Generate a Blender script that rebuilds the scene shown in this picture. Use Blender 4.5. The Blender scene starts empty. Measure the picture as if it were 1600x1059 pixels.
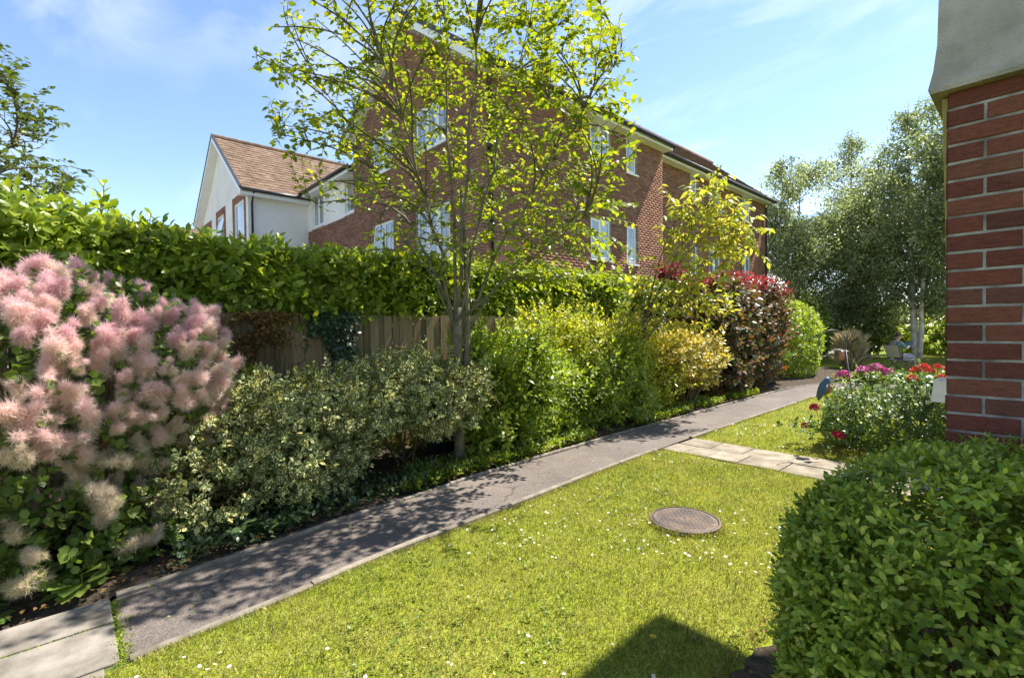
import bpy, math
import numpy as np
from mathutils import Matrix, Vector

# ---------------------------------------------------------------- camera, sky, sun, exposure
scene = bpy.context.scene
C = scene.collection
R = math.radians
CAM_H = 1.6
cam_data = bpy.data.cameras.new('camera')
cam = bpy.data.objects.new('camera', cam_data)
C.objects.link(cam)
cam_data.sensor_width = 36.0
cam_data.lens = 36.0 * 760.0 / 1600.0
cam_data.clip_start = 0.05
cam_data.clip_end = 2000.0
cam.matrix_world = (Matrix.Translation((0, 0, CAM_H)) @ Matrix.Rotation(R(47.4), 4, 'Z')
                    @ Matrix.Rotation(R(90 - 1.2), 4, 'X') @ Matrix.Rotation(R(-0.75), 4, 'Z'))
scene.camera = cam

SUN_EL, SUN_AZ = 56.0, 10.0          # azimuth clockwise from +Y
world = bpy.data.worlds.new('World')
scene.world = world
world.use_nodes = True
wn, wl = world.node_tree.nodes, world.node_tree.links
wn.clear()
w_out = wn.new('ShaderNodeOutputWorld')
w_bg = wn.new('ShaderNodeBackground')
w_sky = wn.new('ShaderNodeTexSky')
w_sky.sky_type = 'NISHITA'
w_sky.sun_disc = False
w_sky.sun_elevation = R(SUN_EL)
w_sky.sun_rotation = R(SUN_AZ)
w_sky.altitude = 50
w_sky.air_density = 0.9
w_sky.dust_density = 0.05
w_sky.ozone_density = 1.0
w_bg.inputs['Strength'].default_value = 0.094
# thin wind-drawn clouds over the whole dome
tc = wn.new('ShaderNodeTexCoord')
sep = wn.new('ShaderNodeSeparateXYZ')
wl.new(tc.outputs['Generated'], sep.inputs[0])
def wmath(op, a, b=None, clamp=False):
    n = wn.new('ShaderNodeMath'); n.operation = op; n.use_clamp = clamp
    for i, v in enumerate((a, b)):
        if v is None: continue
        if isinstance(v, (int, float)): n.inputs[i].default_value = v
        else: wl.new(v, n.inputs[i])
    return n.outputs[0]
zc = wmath('ADD', wmath('MAXIMUM', sep.outputs[2], 0.0), 0.12)
comb = wn.new('ShaderNodeCombineXYZ')
wl.new(wmath('DIVIDE', sep.outputs[0], zc), comb.inputs[0])
wl.new(wmath('DIVIDE', sep.outputs[1], zc), comb.inputs[1])
cmap = wn.new('ShaderNodeMapping')
cmap.inputs['Rotation'].default_value = (0, 0, R(40))
cmap.inputs['Scale'].default_value = (0.7, 1.5, 1)
cmap.inputs['Location'].default_value = (7.4, 2.3, 0)
wl.new(comb.outputs[0], cmap.inputs[0])
def wnoise(scale, detail, dist):
    n = wn.new('ShaderNodeTexNoise'); n.inputs['Scale'].default_value = scale
    n.inputs['Detail'].default_value = detail; n.inputs['Distortion'].default_value = dist
    n.inputs['Roughness'].default_value = 0.58
    wl.new(cmap.outputs[0], n.inputs['Vector']); return n.outputs[0]
n1 = wnoise(1.9, 8, 0.5)
n2 = wnoise(0.8, 3, 0.2)
cl = wmath('MULTIPLY', wmath('MULTIPLY', wmath('SUBTRACT', n1, 0.44), 3.2, True),
           wmath('MULTIPLY', wmath('SUBTRACT', n2, 0.40), 4.5, True), True)
cl = wmath('MULTIPLY', cl, 0.62)
w_mix = wn.new('ShaderNodeMix'); w_mix.data_type = 'RGBA'
wl.new(cl, w_mix.inputs['Factor'])
wl.new(w_sky.outputs[0], w_mix.inputs['A'])
w_mix.inputs['B'].default_value = (5.6, 5.8, 6.1, 1)
wl.new(w_mix.outputs['Result'], w_bg.inputs['Color'])
wl.new(w_bg.outputs[0], w_out.inputs[0])

sun_data = bpy.data.lights.new('sun', 'SUN')
sun_data.energy = 4.1
sun_data.angle = R(0.53)
sun_data.color = (1.0, 0.95, 0.86)
sun = bpy.data.objects.new('sun', sun_data)
C.objects.link(sun)
sd = Vector((math.sin(R(SUN_AZ)) * math.cos(R(SUN_EL)), math.cos(R(SUN_AZ)) * math.cos(R(SUN_EL)), math.sin(R(SUN_EL))))
sun.rotation_euler = sd.to_track_quat('Z', 'Y').to_euler()
sun.location = (0, 0, 30)

scene.view_settings.view_transform = 'Standard'
scene.view_settings.look = 'None'
scene.view_settings.gamma = 1.0
scene.view_settings.use_curve_mapping = False
scene.view_settings.exposure = 1.6
scene.cycles.max_bounces = 12
scene.cycles.diffuse_bounces = 8
scene.cycles.transmission_bounces = 6
scene.cycles.transparent_max_bounces = 8
scene.cycles.sample_clamp_indirect = 6.0

# ---------------------------------------------------------------- helpers
rng = np.random.default_rng(11)
CAMP = np.array([0, 0, CAM_H])

def tag(o, label=None, cat=None, group=None, kind=None):
    if label: o['label'] = label
    if cat: o['category'] = cat
    if group: o['group'] = group
    if kind: o['kind'] = kind
    return o

def thing(name, label, cat, loc=(0, 0, 0), group=None):
    o = bpy.data.objects.new(name, None)
    o.location = loc
    o.empty_display_size = 0.2
    C.objects.link(o)
    return tag(o, label, cat, group)

def attach(o, parent):
    """parts are modelled in world space: cancel the parent's own transform"""
    if parent is not None:
        o.parent = parent
        w = Matrix.Translation(parent.location) if parent.parent is None else parent.matrix_basis.copy()
        o.matrix_parent_inverse = w.inverted()
    return o

def link(name, me, parent=None, mat=None, kind=None):
    if mat is not None and not me.materials: me.materials.append(mat)
    o = bpy.data.objects.new(name, me)
    C.objects.link(o)
    attach(o, parent)
    if kind: o['kind'] = kind
    return o

def np_mesh(name, co, loops, starts, smooth=False, pattr=None, uv2=None):
    me = bpy.data.meshes.new(name)
    co = np.ascontiguousarray(co, dtype=np.float32)
    me.vertices.add(len(co)); me.vertices.foreach_set('co', co.ravel())
    me.loops.add(len(loops)); me.loops.foreach_set('vertex_index', np.asarray(loops, dtype=np.int32))
    me.polygons.add(len(starts)); me.polygons.foreach_set('loop_start', np.asarray(starts, dtype=np.int32))
    if smooth: me.polygons.foreach_set('use_smooth', np.ones(len(starts), dtype=bool))
    me.update(calc_edges=True)
    for k, v in (pattr or {}).items():
        a = me.attributes.new(k, 'FLOAT', 'POINT'); a.data.foreach_set('value', np.asarray(v, dtype=np.float32))
    if uv2 is not None:
        a = me.attributes.new('luv', 'FLOAT2', 'POINT'); a.data.foreach_set('vector', np.ascontiguousarray(uv2, dtype=np.float32).ravel())
    return me

class MB:
    """collects pieces of ONE part"""
    def __init__(s): s.v = []; s.f = []; s.r = []
    def add(s, verts, faces, rnd=0.0):
        b = len(s.v)
        s.v.extend([tuple(map(float, p)) for p in verts]); s.r.extend([rnd] * len(verts))
        s.f.extend([tuple(int(i) + b for i in f) for f in faces])
    def box(s, x0, x1, y0, y1, z0, z1, c=0.0, rnd=0.0):
        if c <= 0:
            v = [(x0,y0,z0),(x1,y0,z0),(x1,y1,z0),(x0,y1,z0),(x0,y0,z1),(x1,y0,z1),(x1,y1,z1),(x0,y1,z1)]
            f = [(0,3,2,1),(4,5,6,7),(0,1,5,4),(1,2,6,5),(2,3,7,6),(3,0,4,7)]
        else:
            v = [(x0,y0,z0),(x1,y0,z0),(x1,y1,z0),(x0,y1,z0),(x0,y0,z1-c),(x1,y0,z1-c),(x1,y1,z1-c),(x0,y1,z1-c),
                 (x0+c,y0+c,z1),(x1-c,y0+c,z1),(x1-c,y1-c,z1),(x0+c,y1-c,z1)]
            f = [(0,3,2,1),(8,9,10,11)] + [(i,(i+1)%4,4+(i+1)%4,4+i) for i in range(4)] + [(4+i,4+(i+1)%4,8+(i+1)%4,8+i) for i in range(4)]
        s.add(v, f, rnd)
    def obox(s, o, u, w, n, a, b, rnd=0.0):
        """box spanning o + u*[a0,b0] + w*[a1,b1] + n*[a2,b2]"""
        o, u, w, n = (np.array(q, float) for q in (o, u, w, n))
        v = [o + u*x + w*y + n*z for z in (a[2], b[2]) for x, y in ((a[0],a[1]),(b[0],a[1]),(b[0],b[1]),(a[0],b[1]))]
        s.add(v, [(0,3,2,1),(4,5,6,7),(0,1,5,4),(1,2,6,5),(2,3,7,6),(3,0,4,7)], rnd)
    def tube(s, pts, rad, sides=6, rnd=0.0, cap=True):
        pts = np.asarray(pts, float); n = len(pts)
        rad = np.broadcast_to(np.asarray(rad, float), (n,))
        t = np.gradient(pts, axis=0); t /= np.linalg.norm(t, axis=1)[:, None] + 1e-9
        ref = np.array([0.3, 0.2, 1.0]) if abs(t[0][2]) < 0.8 else np.array([1.0, 0.2, 0.1])
        a = np.cross(t, ref); a /= np.linalg.norm(a, axis=1)[:, None] + 1e-9
        b = np.cross(t, a)
        ang = np.linspace(0, 2*np.pi, sides, endpoint=False)
        ring = pts[:, None] + rad[:, None, None]*(np.cos(ang)[None, :, None]*a[:, None] + np.sin(ang)[None, :, None]*b[:, None])
        f = []
        for i in range(n-1):
            for j in range(sides):
                k = (j+1) % sides
                f.append((i*sides+j, i*sides+k, (i+1)*sides+k, (i+1)*sides+j))
        if cap:
            f.append(tuple(range(sides))[::-1]); f.append(tuple((n-1)*sides+j for j in range(sides)))
        s.add(ring.reshape(-1, 3), f, rnd)
    def build(s, name, mat, parent=None, smooth=False, kind=None):
        me = bpy.data.meshes.new(name)
        me.from_pydata(s.v, [], s.f); me.materials.append(mat)
        a = me.attributes.new('rnd', 'FLOAT', 'POINT'); a.data.foreach_set('value', np.array(s.r, dtype=np.float32))
        if smooth: me.polygons.foreach_set('use_smooth', np.ones(len(me.polygons), dtype=bool))
        return link(name, me, parent, None, kind)

def norm(a): return a / (np.linalg.norm(a, axis=-1, keepdims=True) + 1e-9)
def rand_dir(n): return norm(rng.normal(size=(n, 3)))
def smooth_noise(p, freq, seed):
    g = np.random.default_rng(seed); out = np.zeros(len(p))
    for k in range(6):
        d = norm(g.normal(size=3)) * freq * (0.6 + g.random())
        out += np.sin(p @ d + g.random() * 6.28)
    return out / 3.0

# ---- leaves
def leaf_tpl(ratio=0.5, secs=((0.5, 1.0),), fold=0.18, curl=0.15, flat=False):
    w = ratio / 2
    if flat:
        v = [(0,0,0), (w,0.45,fold*w), (0,1,-curl), (-w,0.45,fold*w)]
        return np.array(v), [(0,1,2),(0,2,3)], np.array([(0,0),(1,.45),(0,1),(-1,.45)])
    v = [(0,0,0)]; uv = [(0,0)]
    for t, k in secs:
        z = -curl * t * t
        v += [(-w*k, t, z + fold*w*k), (0, t, z), (w*k, t, z + fold*w*k)]; uv += [(-1,t),(0,t),(1,t)]
    v.append((0,1,-curl)); uv.append((0,1)); tip = len(v) - 1
    f = [(0,2,1),(0,3,2)]
    for i in range(len(secs)-1):
        a = 1 + 3*i; b = a + 3
        f += [(a,a+1,b+1,b),(a+1,a+2,b+2,b+1)]
    a = 1 + 3*(len(secs)-1)
    f += [(a,a+1,tip),(a+1,a+2,tip)]
    return np.array(v, float), f, np.array(uv, float)

L_LOW = leaf_tpl(0.62, flat=True)
L_OVAL = leaf_tpl(0.55, ((0.45, 1.0),))
L_ROUND = leaf_tpl(0.85, ((0.28, 0.85), (0.68, 0.85)), fold=0.2, curl=0.12)
L_LAUREL = leaf_tpl(0.47, ((0.3, 0.85), (0.68, 0.9)), fold=0.28, curl=0.22)
L_BOX = leaf_tpl(0.52, ((0.3, 0.9), (0.68, 0.92)), fold=0.25, curl=0.12)
L_LANCE = leaf_tpl(0.42, ((0.3, 0.9), (0.65, 0.8)), fold=0.25, curl=0.3)

def leaf_frames(d, n):
    y = norm(d); x = norm(np.cross(y, n)); z = np.cross(x, y)
    return x, y, z

def scatter_leaves(name, mat, parent, tpl, pos, d, n, size, rnd=None, kind='stuff', smooth=True):
    tv, tf, tuv = tpl
    N, k = len(pos), len(tv)
    x, y, z = leaf_frames(d, n)
    size = np.broadcast_to(np.asarray(size, float), (N,))
    if rnd is None: rnd = rng.random(N)
    co = pos[:, None] + size[:, None, None]*(tv[None, :, 0:1]*x[:, None] + tv[None, :, 1:2]*y[:, None] + tv[None, :, 2:3]*z[:, None])
    tl = np.array([i for f in tf for i in f]); lens = np.array([len(f) for f in tf])
    loops = (tl[None] + (np.arange(N)*k)[:, None]).ravel()
    st = np.concatenate([[0], np.cumsum(lens)[:-1]])
    starts = (st[None] + (np.arange(N)*len(tl))[:, None]).ravel()
    me = np_mesh(name, co.reshape(-1, 3), loops, starts, smooth, {'rnd': np.repeat(rnd, k)}, np.tile(tuv, (N, 1)))
    return link(name, me, parent, mat, kind)

_tplmesh = {}
def single_leaves(name, mat, parent, tpl, pos, d, n, size):
    key = (id(tpl), mat.name)
    if key not in _tplmesh:
        tv, tf, tuv = tpl
        tl = [i for f in tf for i in f]; lens = [len(f) for f in tf]
        me = np_mesh(name, tv, tl, np.concatenate([[0], np.cumsum(lens)[:-1]]), True, {'rnd': np.zeros(len(tv))}, tuv)
        me.materials.append(mat); _tplmesh[key] = me
    me = _tplmesh[key]
    x, y, z = leaf_frames(d, n)
    for i in range(len(pos)):
        o = bpy.data.objects.new(name, me); C.objects.link(o); attach(o, parent)
        s = float(size[i])
        o.matrix_basis = Matrix(((x[i,0]*s, y[i,0]*s, z[i,0]*s, pos[i,0]), (x[i,1]*s, y[i,1]*s, z[i,1]*s, pos[i,1]),
                                 (x[i,2]*s, y[i,2]*s, z[i,2]*s, pos[i,2]), (0,0,0,1)))

def foliage(parent, mat, tpl, pos, d, n, size, singles=0, score=None, name='foliage', leafname='leaf'):
    """leaf mass as one stuff part; the `singles` leaves that show largest become parts of their own"""
    size = np.broadcast_to(np.asarray(size, float), (len(pos),))
    if singles:
        sc = np.linalg.norm(pos - CAMP, axis=1) if score is None else score
        idx = np.argsort(sc)[:singles]
        m = np.zeros(len(pos), bool); m[idx] = True
        single_leaves(leafname, mat, parent, tpl, pos[m], d[m], n[m], size[m])
        pos, d, n, size = pos[~m], d[~m], n[~m], size[~m]
    return scatter_leaves(name, mat, parent, tpl, pos, d, n, size)

def sprigs(anchor, axis, nl, length, leaf, theta=(35, 70), jit=0.25):
    """leaves in a spiral along short shoots -> pos, dir, normal, size"""
    N = len(anchor); axis = norm(axis)
    ref = np.where(np.abs(axis[:, 2:3]) < 0.9, np.array([[0, 0, 1.0]]), np.array([[1.0, 0, 0]]))
    a = norm(np.cross(axis, ref)); b = np.cross(axis, a)
    ph0 = rng.random(N) * 6.28
    length = np.broadcast_to(np.asarray(length, float), (N,)); leaf = np.broadcast_to(np.asarray(leaf, float), (N,))
    P, D, Nn, S = [], [], [], []
    for i in range(nl):
        ph = ph0 + i * 2.4 + rng.normal(size=N) * 0.2
        rad = np.cos(ph)[:, None]*a + np.sin(ph)[:, None]*b
        th = np.radians(theta[1] + (theta[0]-theta[1]) * i / max(nl-1, 1))
        d = axis*np.cos(th) + rad*np.sin(th) + rng.normal(size=(N, 3))*jit*0.6
        nn = axis*np.sin(th) - rad*np.cos(th)*0.8 + np.array([0, 0, 0.35]) + rng.normal(size=(N, 3))*jit
        P.append(anchor + axis*(length*(i/max(nl-1, 1)))[:, None]); D.append(norm(d)); Nn.append(norm(nn))
        S.append(leaf*(0.75 + 0.4*rng.random(N)) * (1.0 if i < nl-2 else 0.75))
    return np.concatenate(P), np.concatenate(D), np.concatenate(Nn), np.concatenate(S)

def blob_surface(blobs, n, lump=0.1, freq=3.0, seed=1, depth=0.12, zmin=0.05):
    """points with outward normals on a union of lumpy superellipsoids (cx,cy,cz,rx,ry,rz,p)"""
    B = np.array(blobs, float)
    area = B[:, 3]*B[:, 4] + B[:, 4]*B[:, 5] + B[:, 3]*B[:, 5]
    which = rng.choice(len(B), size=n, p=area/area.sum())
    b = B[which]; d = rand_dir(n); p = b[:, 6]
    r = (np.abs(d)**p[:, None]).sum(1)**(-1/p)
    q = d * r[:, None]
    nrm = norm(np.sign(q) * np.abs(q)**(p[:, None]-1) / b[:, 3:6])
    pos = b[:, :3] + q*b[:, 3:6]
    pos = pos + nrm * (smooth_noise(pos, freq, seed)*lump - rng.random(n)**1.5*depth)[:, None]
    keep = pos[:, 2] > zmin
    for i in range(len(B)):
        e = np.abs((pos - B[i, :3]) / B[i, 3:6])**B[i, 6]
        keep &= (e.sum(1) > 0.72) | (which == i)
    return pos[keep], nrm[keep]

def shrub_leaves(blobs, nspr, nl, length, leaf, up=0.5, out=1.0, rj=0.45, theta=(35, 70), **kw):
    p, n = blob_surface(blobs, nspr, **kw)
    ax = norm(n*out + np.array([0, 0, up]) + rng.normal(size=p.shape)*rj)
    L = length*(0.6 + 0.8*rng.random(len(p)))
    return sprigs(p - ax*L[:, None]*0.4, ax, nl, L, leaf*(0.8 + 0.4*rng.random(len(p))), theta)

def stems(parent, mat, base, tips, r0=0.02, r1=0.004, name='stem', sag=0.25, sides=5):
    mb = MB()
    for t in tips:
        t = np.asarray(t, float); b = np.asarray(base, float) + rng.normal(size=3)*np.array([.06, .06, 0])
        m = (b + t)/2 + rng.normal(size=3)*0.06; m[2] += sag*0.3*np.linalg.norm(t-b)
        u = np.linspace(0, 1, 6)[:, None]
        pts = (1-u)**2*b + 2*u*(1-u)*m + u*u*t
        mb.tube(pts, np.linspace(r0, r1, 6), sides)
    return mb.build(name, mat, parent, True, 'stuff')

# ---------------------------------------------------------------- materials
def new_mat(name):
    m = bpy.data.materials.new(name); m.use_nodes = True
    nt = m.node_tree; nt.nodes.clear()
    out = nt.nodes.new('ShaderNodeOutputMaterial')
    return m, nt, out

class NT:
    def __init__(s, nt): s.nt = nt
    def n(s, t, **kw):
        nd = s.nt.nodes.new(t)
        for k, v in kw.items(): setattr(nd, k, v)
        return nd
    def l(s, a, b): s.nt.links.new(a, b)
    def math(s, op, a, b=None, clamp=False):
        nd = s.n('ShaderNodeMath', operation=op, use_clamp=clamp)
        for i, v in enumerate((a, b)):
            if v is None: continue
            if isinstance(v, (int, float)): nd.inputs[i].default_value = v
            else: s.l(v, nd.inputs[i])
        return nd.outputs[0]
    def mix(s, f, a, b, mode='MIX'):
        nd = s.n('ShaderNodeMix', data_type='RGBA', blend_type=mode)
        for k, v in (('Factor', f), ('A', a), ('B', b)):
            if isinstance(v, (int, float)): nd.inputs[k].default_value = v
            elif isinstance(v, tuple): nd.inputs[k].default_value = v + (1,) if len(v) == 3 else v
            else: s.l(v, nd.inputs[k])
        return nd.outputs['Result']
    def noise(s, scale, detail=4, rough=0.55, vec=None, dist=0.0):
        nd = s.n('ShaderNodeTexNoise')
        nd.inputs['Scale'].default_value = scale; nd.inputs['Detail'].default_value = detail
        nd.inputs['Roughness'].default_value = rough; nd.inputs['Distortion'].default_value = dist
        s.l(vec if vec is not None else s.pos(), nd.inputs['Vector'])
        return nd.outputs[0]
    def pos(s):
        if not hasattr(s, '_p'): s._p = s.n('ShaderNodeNewGeometry').outputs['Position']
        return s._p
    def rnd(s):
        """per-piece random: stored on the mesh, plus the object's own"""
        if not hasattr(s, '_r'):
            a = s.n('ShaderNodeAttribute', attribute_name='rnd'); o = s.n('ShaderNodeObjectInfo')
            s._r = s.math('FRACT', s.math('ADD', a.outputs['Fac'], o.outputs['Random']))
        return s._r
    def ramp(s, fac, stops, interp='LINEAR'):
        nd = s.n('ShaderNodeValToRGB'); cr = nd.color_ramp; cr.interpolation = interp
        while len(cr.elements) < len(stops): cr.elements.new(0.5)
        for e, (p, c) in zip(cr.elements, stops): e.position = p; e.color = tuple(c) + (1,)
        s.l(fac, nd.inputs[0]); return nd.outputs[0]
    def maprange(s, v, a, b, c=0.0, d=1.0):
        nd = s.n('ShaderNodeMapRange')
        for i, q in enumerate((a, b, c, d)): nd.inputs[i+1].default_value = q
        s.l(v, nd.inputs[0]); return nd.outputs[0]
    def bump(s, h, strength, dist):
        nd = s.n('ShaderNodeBump'); nd.inputs['Strength'].default_value = strength; nd.inputs['Distance'].default_value = dist
        s.l(h, nd.inputs['Height']); return nd.outputs[0]
    def bsdf(s, col, rough=0.8, spec=0.5, normal=None):
        nd = s.n('ShaderNodeBsdfPrincipled')
        if isinstance(col, tuple): nd.inputs['Base Color'].default_value = col + (1,)
        else: s.l(col, nd.inputs['Base Color'])
        if isinstance(rough, (int, float)): nd.inputs['Roughness'].default_value = rough
        else: s.l(rough, nd.inputs['Roughness'])
        nd.inputs['Specular IOR Level'].default_value = spec
        if normal is not None: s.l(normal, nd.inputs['Normal'])
        return nd

def leaf_mat(name, stops, trans=0.4, tcol=(1.5, 1.35, 0.55), rough=0.42, spec=0.45, edge=None, patch=0.25, pscale=2.5):
    m, nt, out = new_mat(name); g = NT(nt)
    col = g.ramp(g.rnd(), stops)
    if patch:
        v = g.maprange(g.noise(pscale, 2), 0.3, 0.7, 1-patch, 1+patch)
        col = g.mix(1.0, col, g.n('ShaderNodeCombineColor').outputs[0], 'MULTIPLY') if False else col
        hsv = g.n('ShaderNodeHueSaturation'); g.l(v, hsv.inputs['Value']); g.l(col, hsv.inputs['Color']); col = hsv.outputs[0]
    luv = g.n('ShaderNodeAttribute', attribute_name='luv').outputs['Vector']
    sp = g.n('ShaderNodeSeparateXYZ'); g.l(luv, sp.inputs[0])
    au = g.math('ABSOLUTE', sp.outputs[0])
    if edge is not None:
        e = g.math('ADD', au, g.math('MULTIPLY', g.math('SUBTRACT', g.noise(90, 1), 0.5), 0.7))
        col = g.mix(g.maprange(e, edge[1], edge[1] + 0.12), col, edge[0])
    # pale midrib
    col = g.mix(g.maprange(au, 0.10, 0.02, 0.0, 0.35), col, (0.22, 0.27, 0.08))
    p = g.bsdf(col, rough, spec)
    t = g.n('ShaderNodeBsdfTranslucent')
    tm = g.n('ShaderNodeMix', data_type='RGBA', blend_type='MULTIPLY'); tm.inputs['Factor'].default_value = 1
    g.l(col, tm.inputs['A']); tm.inputs['B'].default_value = tcol + (1,)
    g.l(tm.outputs['Result'], t.inputs['Color'])
    mx = g.n('ShaderNodeMixShader'); mx.inputs[0].default_value = trans
    g.l(p.outputs[0], mx.inputs[1]); g.l(t.outputs[0], mx.inputs[2]); g.l(mx.outputs[0], out.inputs[0])
    return m

def simple_mat(name, ca, cb, scale=8.0, rough=0.8, spec=0.4, bump=0.3, bscale=60.0, bdist=0.004, rv=0.0):
    m, nt, out = new_mat(name); g = NT(nt)
    col = g.mix(g.maprange(g.noise(scale, 5), 0.35, 0.65), ca, cb)
    if rv:
        hsv = g.n('ShaderNodeHueSaturation'); g.l(g.maprange(g.rnd(), 0, 1, 1-rv, 1+rv), hsv.inputs['Value']); g.l(col, hsv.inputs['Color']); col = hsv.outputs[0]
    nm = g.bump(g.noise(bscale, 4), bump, bdist) if bump else None
    g.l(g.bsdf(col, rough, spec, nm).outputs[0], out.inputs[0]); return m

def wood_mat(name, ca, cb, cc):
    m, nt, out = new_mat(name); g = NT(nt)
    mp = g.n('ShaderNodeMapping'); mp.inputs['Scale'].default_value = (60, 60, 3); g.l(g.pos(), mp.inputs[0])
    gr = g.noise(1.0, 5, 0.6, mp.outputs[0])
    col = g.mix(g.maprange(gr, 0.3, 0.7), ca, cb)
    col = g.mix(g.maprange(g.noise(2.2, 4), 0.5, 0.72), col, cc)
    hsv = g.n('ShaderNodeHueSaturation'); g.l(g.maprange(g.rnd(), 0, 1, 0.7, 1.25), hsv.inputs['Value']); g.l(col, hsv.inputs['Color'])
    g.l(g.bsdf(hsv.outputs[0], 0.85, 0.2, g.bump(gr, 0.4, 0.003)).outputs[0], out.inputs[0]); return m

def brick_mat(name, stops, stain=(0.26, 0.19, 0.14), rough_b=0.55):
    m, nt, out = new_mat(name); g = NT(nt)
    col = g.ramp(g.rnd(), stops)
    mp = g.n('ShaderNodeMapping'); mp.inputs['Scale'].default_value = (22, 22, 95); g.l(g.pos(), mp.inputs[0])
    dr = g.noise(1.0, 7, 0.7, mp.outputs[0], 0.6)                 # dragged, creased face
    sp = g.noise(230, 3, 0.6)                                     # sand and pits
    v = g.math('ADD', g.maprange(dr, 0.25, 0.75, 0.5, 1.2), g.maprange(sp, 0.3, 0.7, -0.22, 0.22))
    hsv = g.n('ShaderNodeHueSaturation'); g.l(v, hsv.inputs['Value']); g.l(col, hsv.inputs['Color'])
    col = g.mix(g.maprange(g.noise(3.1, 6, 0.7), 0.58, 0.82, 0, 0.25), hsv.outputs[0], stain)
    col = g.mix(g.maprange(g.noise(11, 5, 0.7), 0.62, 0.78, 0, 0.45), col, (0.07, 0.04, 0.035))
    nm = g.bump(g.math('ADD', dr, g.math('MULTIPLY', sp, 0.35)), rough_b, 0.006)
    g.l(g.bsdf(col, 0.92, 0.2, nm).outputs[0], out.inputs[0]); return m

def grass_ground_mat():
    m, nt, out = new_mat('lawn_turf'); g = NT(nt)
    a = g.noise(1.3, 4); b = g.noise(60, 3); c = g.noise(0.5, 3)
    col = g.ramp(b, [(0.3, (0.12, 0.16, 0.012)), (0.55, (0.21, 0.24, 0.02)), (0.75, (0.30, 0.28, 0.05))])
    col = g.mix(g.maprange(a, 0.5, 0.75, 0, 0.5), col, (0.30, 0.26, 0.07))
    g.l(g.bsdf(col, 0.9, 0.1, g.bump(b, 0.8, 0.02)).outputs[0], out.inputs[0]); return m

def grass_blade_mat():
    m, nt, out = new_mat('grass_blades'); g = NT(nt)
    a = g.maprange(g.noise(1.9, 5, 0.65), 0.40, 0.64); f = g.noise(5.0, 5, 0.65)
    ca = g.ramp(g.rnd(), [(0.0, (0.09, 0.14, 0.02)), (0.4, (0.185, 0.23, 0.034)), (0.8, (0.31, 0.32, 0.06)), (1.0, (0.56, 0.51, 0.23))])
    cb = g.ramp(g.rnd(), [(0.0, (0.20, 0.21, 0.034)), (0.5, (0.35, 0.325, 0.075)), (1.0, (0.60, 0.53, 0.26))])
    col = g.mix(g.math('MULTIPLY', a, 0.9), ca, cb)
    hsv = g.n('ShaderNodeHueSaturation'); g.l(g.maprange(f, 0.3, 0.7, 0.62, 1.28), hsv.inputs['Value']); g.l(col, hsv.inputs['Color']); col = hsv.outputs[0]
    p = g.bsdf(col, 0.5, 0.3); t = g.n('ShaderNodeBsdfTranslucent')
    g.l(g.mix(1.0, col, (1.3, 1.25, 0.6), 'MULTIPLY'), t.inputs['Color'])
    mx = g.n('ShaderNodeMixShader'); mx.inputs[0].default_value = 0.4
    g.l(p.outputs[0], mx.inputs[1]); g.l(t.outputs[0], mx.inputs[2]); g.l(mx.outputs[0], out.inputs[0]); return m

def tarmac_mat():
    m, nt, out = new_mat('tarmac'); g = NT(nt)
    v = g.n('ShaderNodeTexVoronoi'); v.inputs['Scale'].default_value = 130; g.l(g.pos(), v.inputs['Vector'])
    sp = g.n('ShaderNodeSeparateColor'); g.l(v.outputs['Color'], sp.inputs[0])
    col = g.ramp(sp.outputs[0], [(0.0, (0.10, 0.080, 0.069)), (0.6, (0.138, 0.113, 0.099)), (1.0, (0.185, 0.155, 0.136))])
    big = g.noise(1.1, 5)
    hsv = g.n('ShaderNodeHueSaturation'); g.l(g.maprange(big, 0.3, 0.7, 0.8, 1.2), hsv.inputs['Value']); g.l(col, hsv.inputs['Color'])
    col = g.mix(g.maprange(g.noise(5.0, 5), 0.55, 0.8, 0, 0.4), hsv.outputs[0], (0.26, 0.21, 0.15))
    ck = g.n('ShaderNodeTexVoronoi', feature='DISTANCE_TO_EDGE'); ck.inputs['Scale'].default_value = 0.9
    wv = g.n('ShaderNodeVectorMath', operation='ADD'); g.l(g.pos(), wv.inputs[0])
    nv = g.n('ShaderNodeTexNoise'); nv.inputs['Scale'].default_value = 4; nv.inputs['Detail'].default_value = 5; g.l(g.pos(), nv.inputs['Vector'])
    sc_ = g.n('ShaderNodeVectorMath', operation='SCALE'); sc_.inputs['Scale'].default_value = 0.35; g.l(nv.outputs['Color'], sc_.inputs[0]); g.l(sc_.outputs[0], wv.inputs[1]); g.l(wv.outputs[0], ck.inputs['Vector'])
    col = g.mix(g.math('MULTIPLY', g.maprange(ck.outputs['Distance'], 0.012, 0.004), g.maprange(g.noise(1.2, 2), 0.48, 0.56, 0, 0.7)), col, (0.05, 0.045, 0.035))
    col = g.mix(g.maprange(g.noise(2.3, 6, 0.7), 0.6, 0.72, 0, 0.35), col, (0.10, 0.11, 0.05))
    g.l(g.bsdf(col, 0.88, 0.3, g.bump(v.outputs['Distance'], 0.6, 0.004)).outputs[0], out.inputs[0]); return m

def glass_mat():
    m, nt, out = new_mat('window_glass'); g = NT(nt)
    mp = g.n('ShaderNodeMapping'); mp.inputs['Scale'].default_value = (9, 9, 0.6); g.l(g.pos(), mp.inputs[0])
    col = g.ramp(g.noise(1.0, 2, 0.5, mp.outputs[0]), [(0.35, (0.10, 0.12, 0.14)), (0.65, (0.34, 0.38, 0.42))])
    b = g.bsdf(col, 0.05, 0.9); b.inputs['Coat Weight'].default_value = 0.6; b.inputs['Coat Roughness'].default_value = 0.02
    g.l(b.outputs[0], out.inputs[0]); return m

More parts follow.
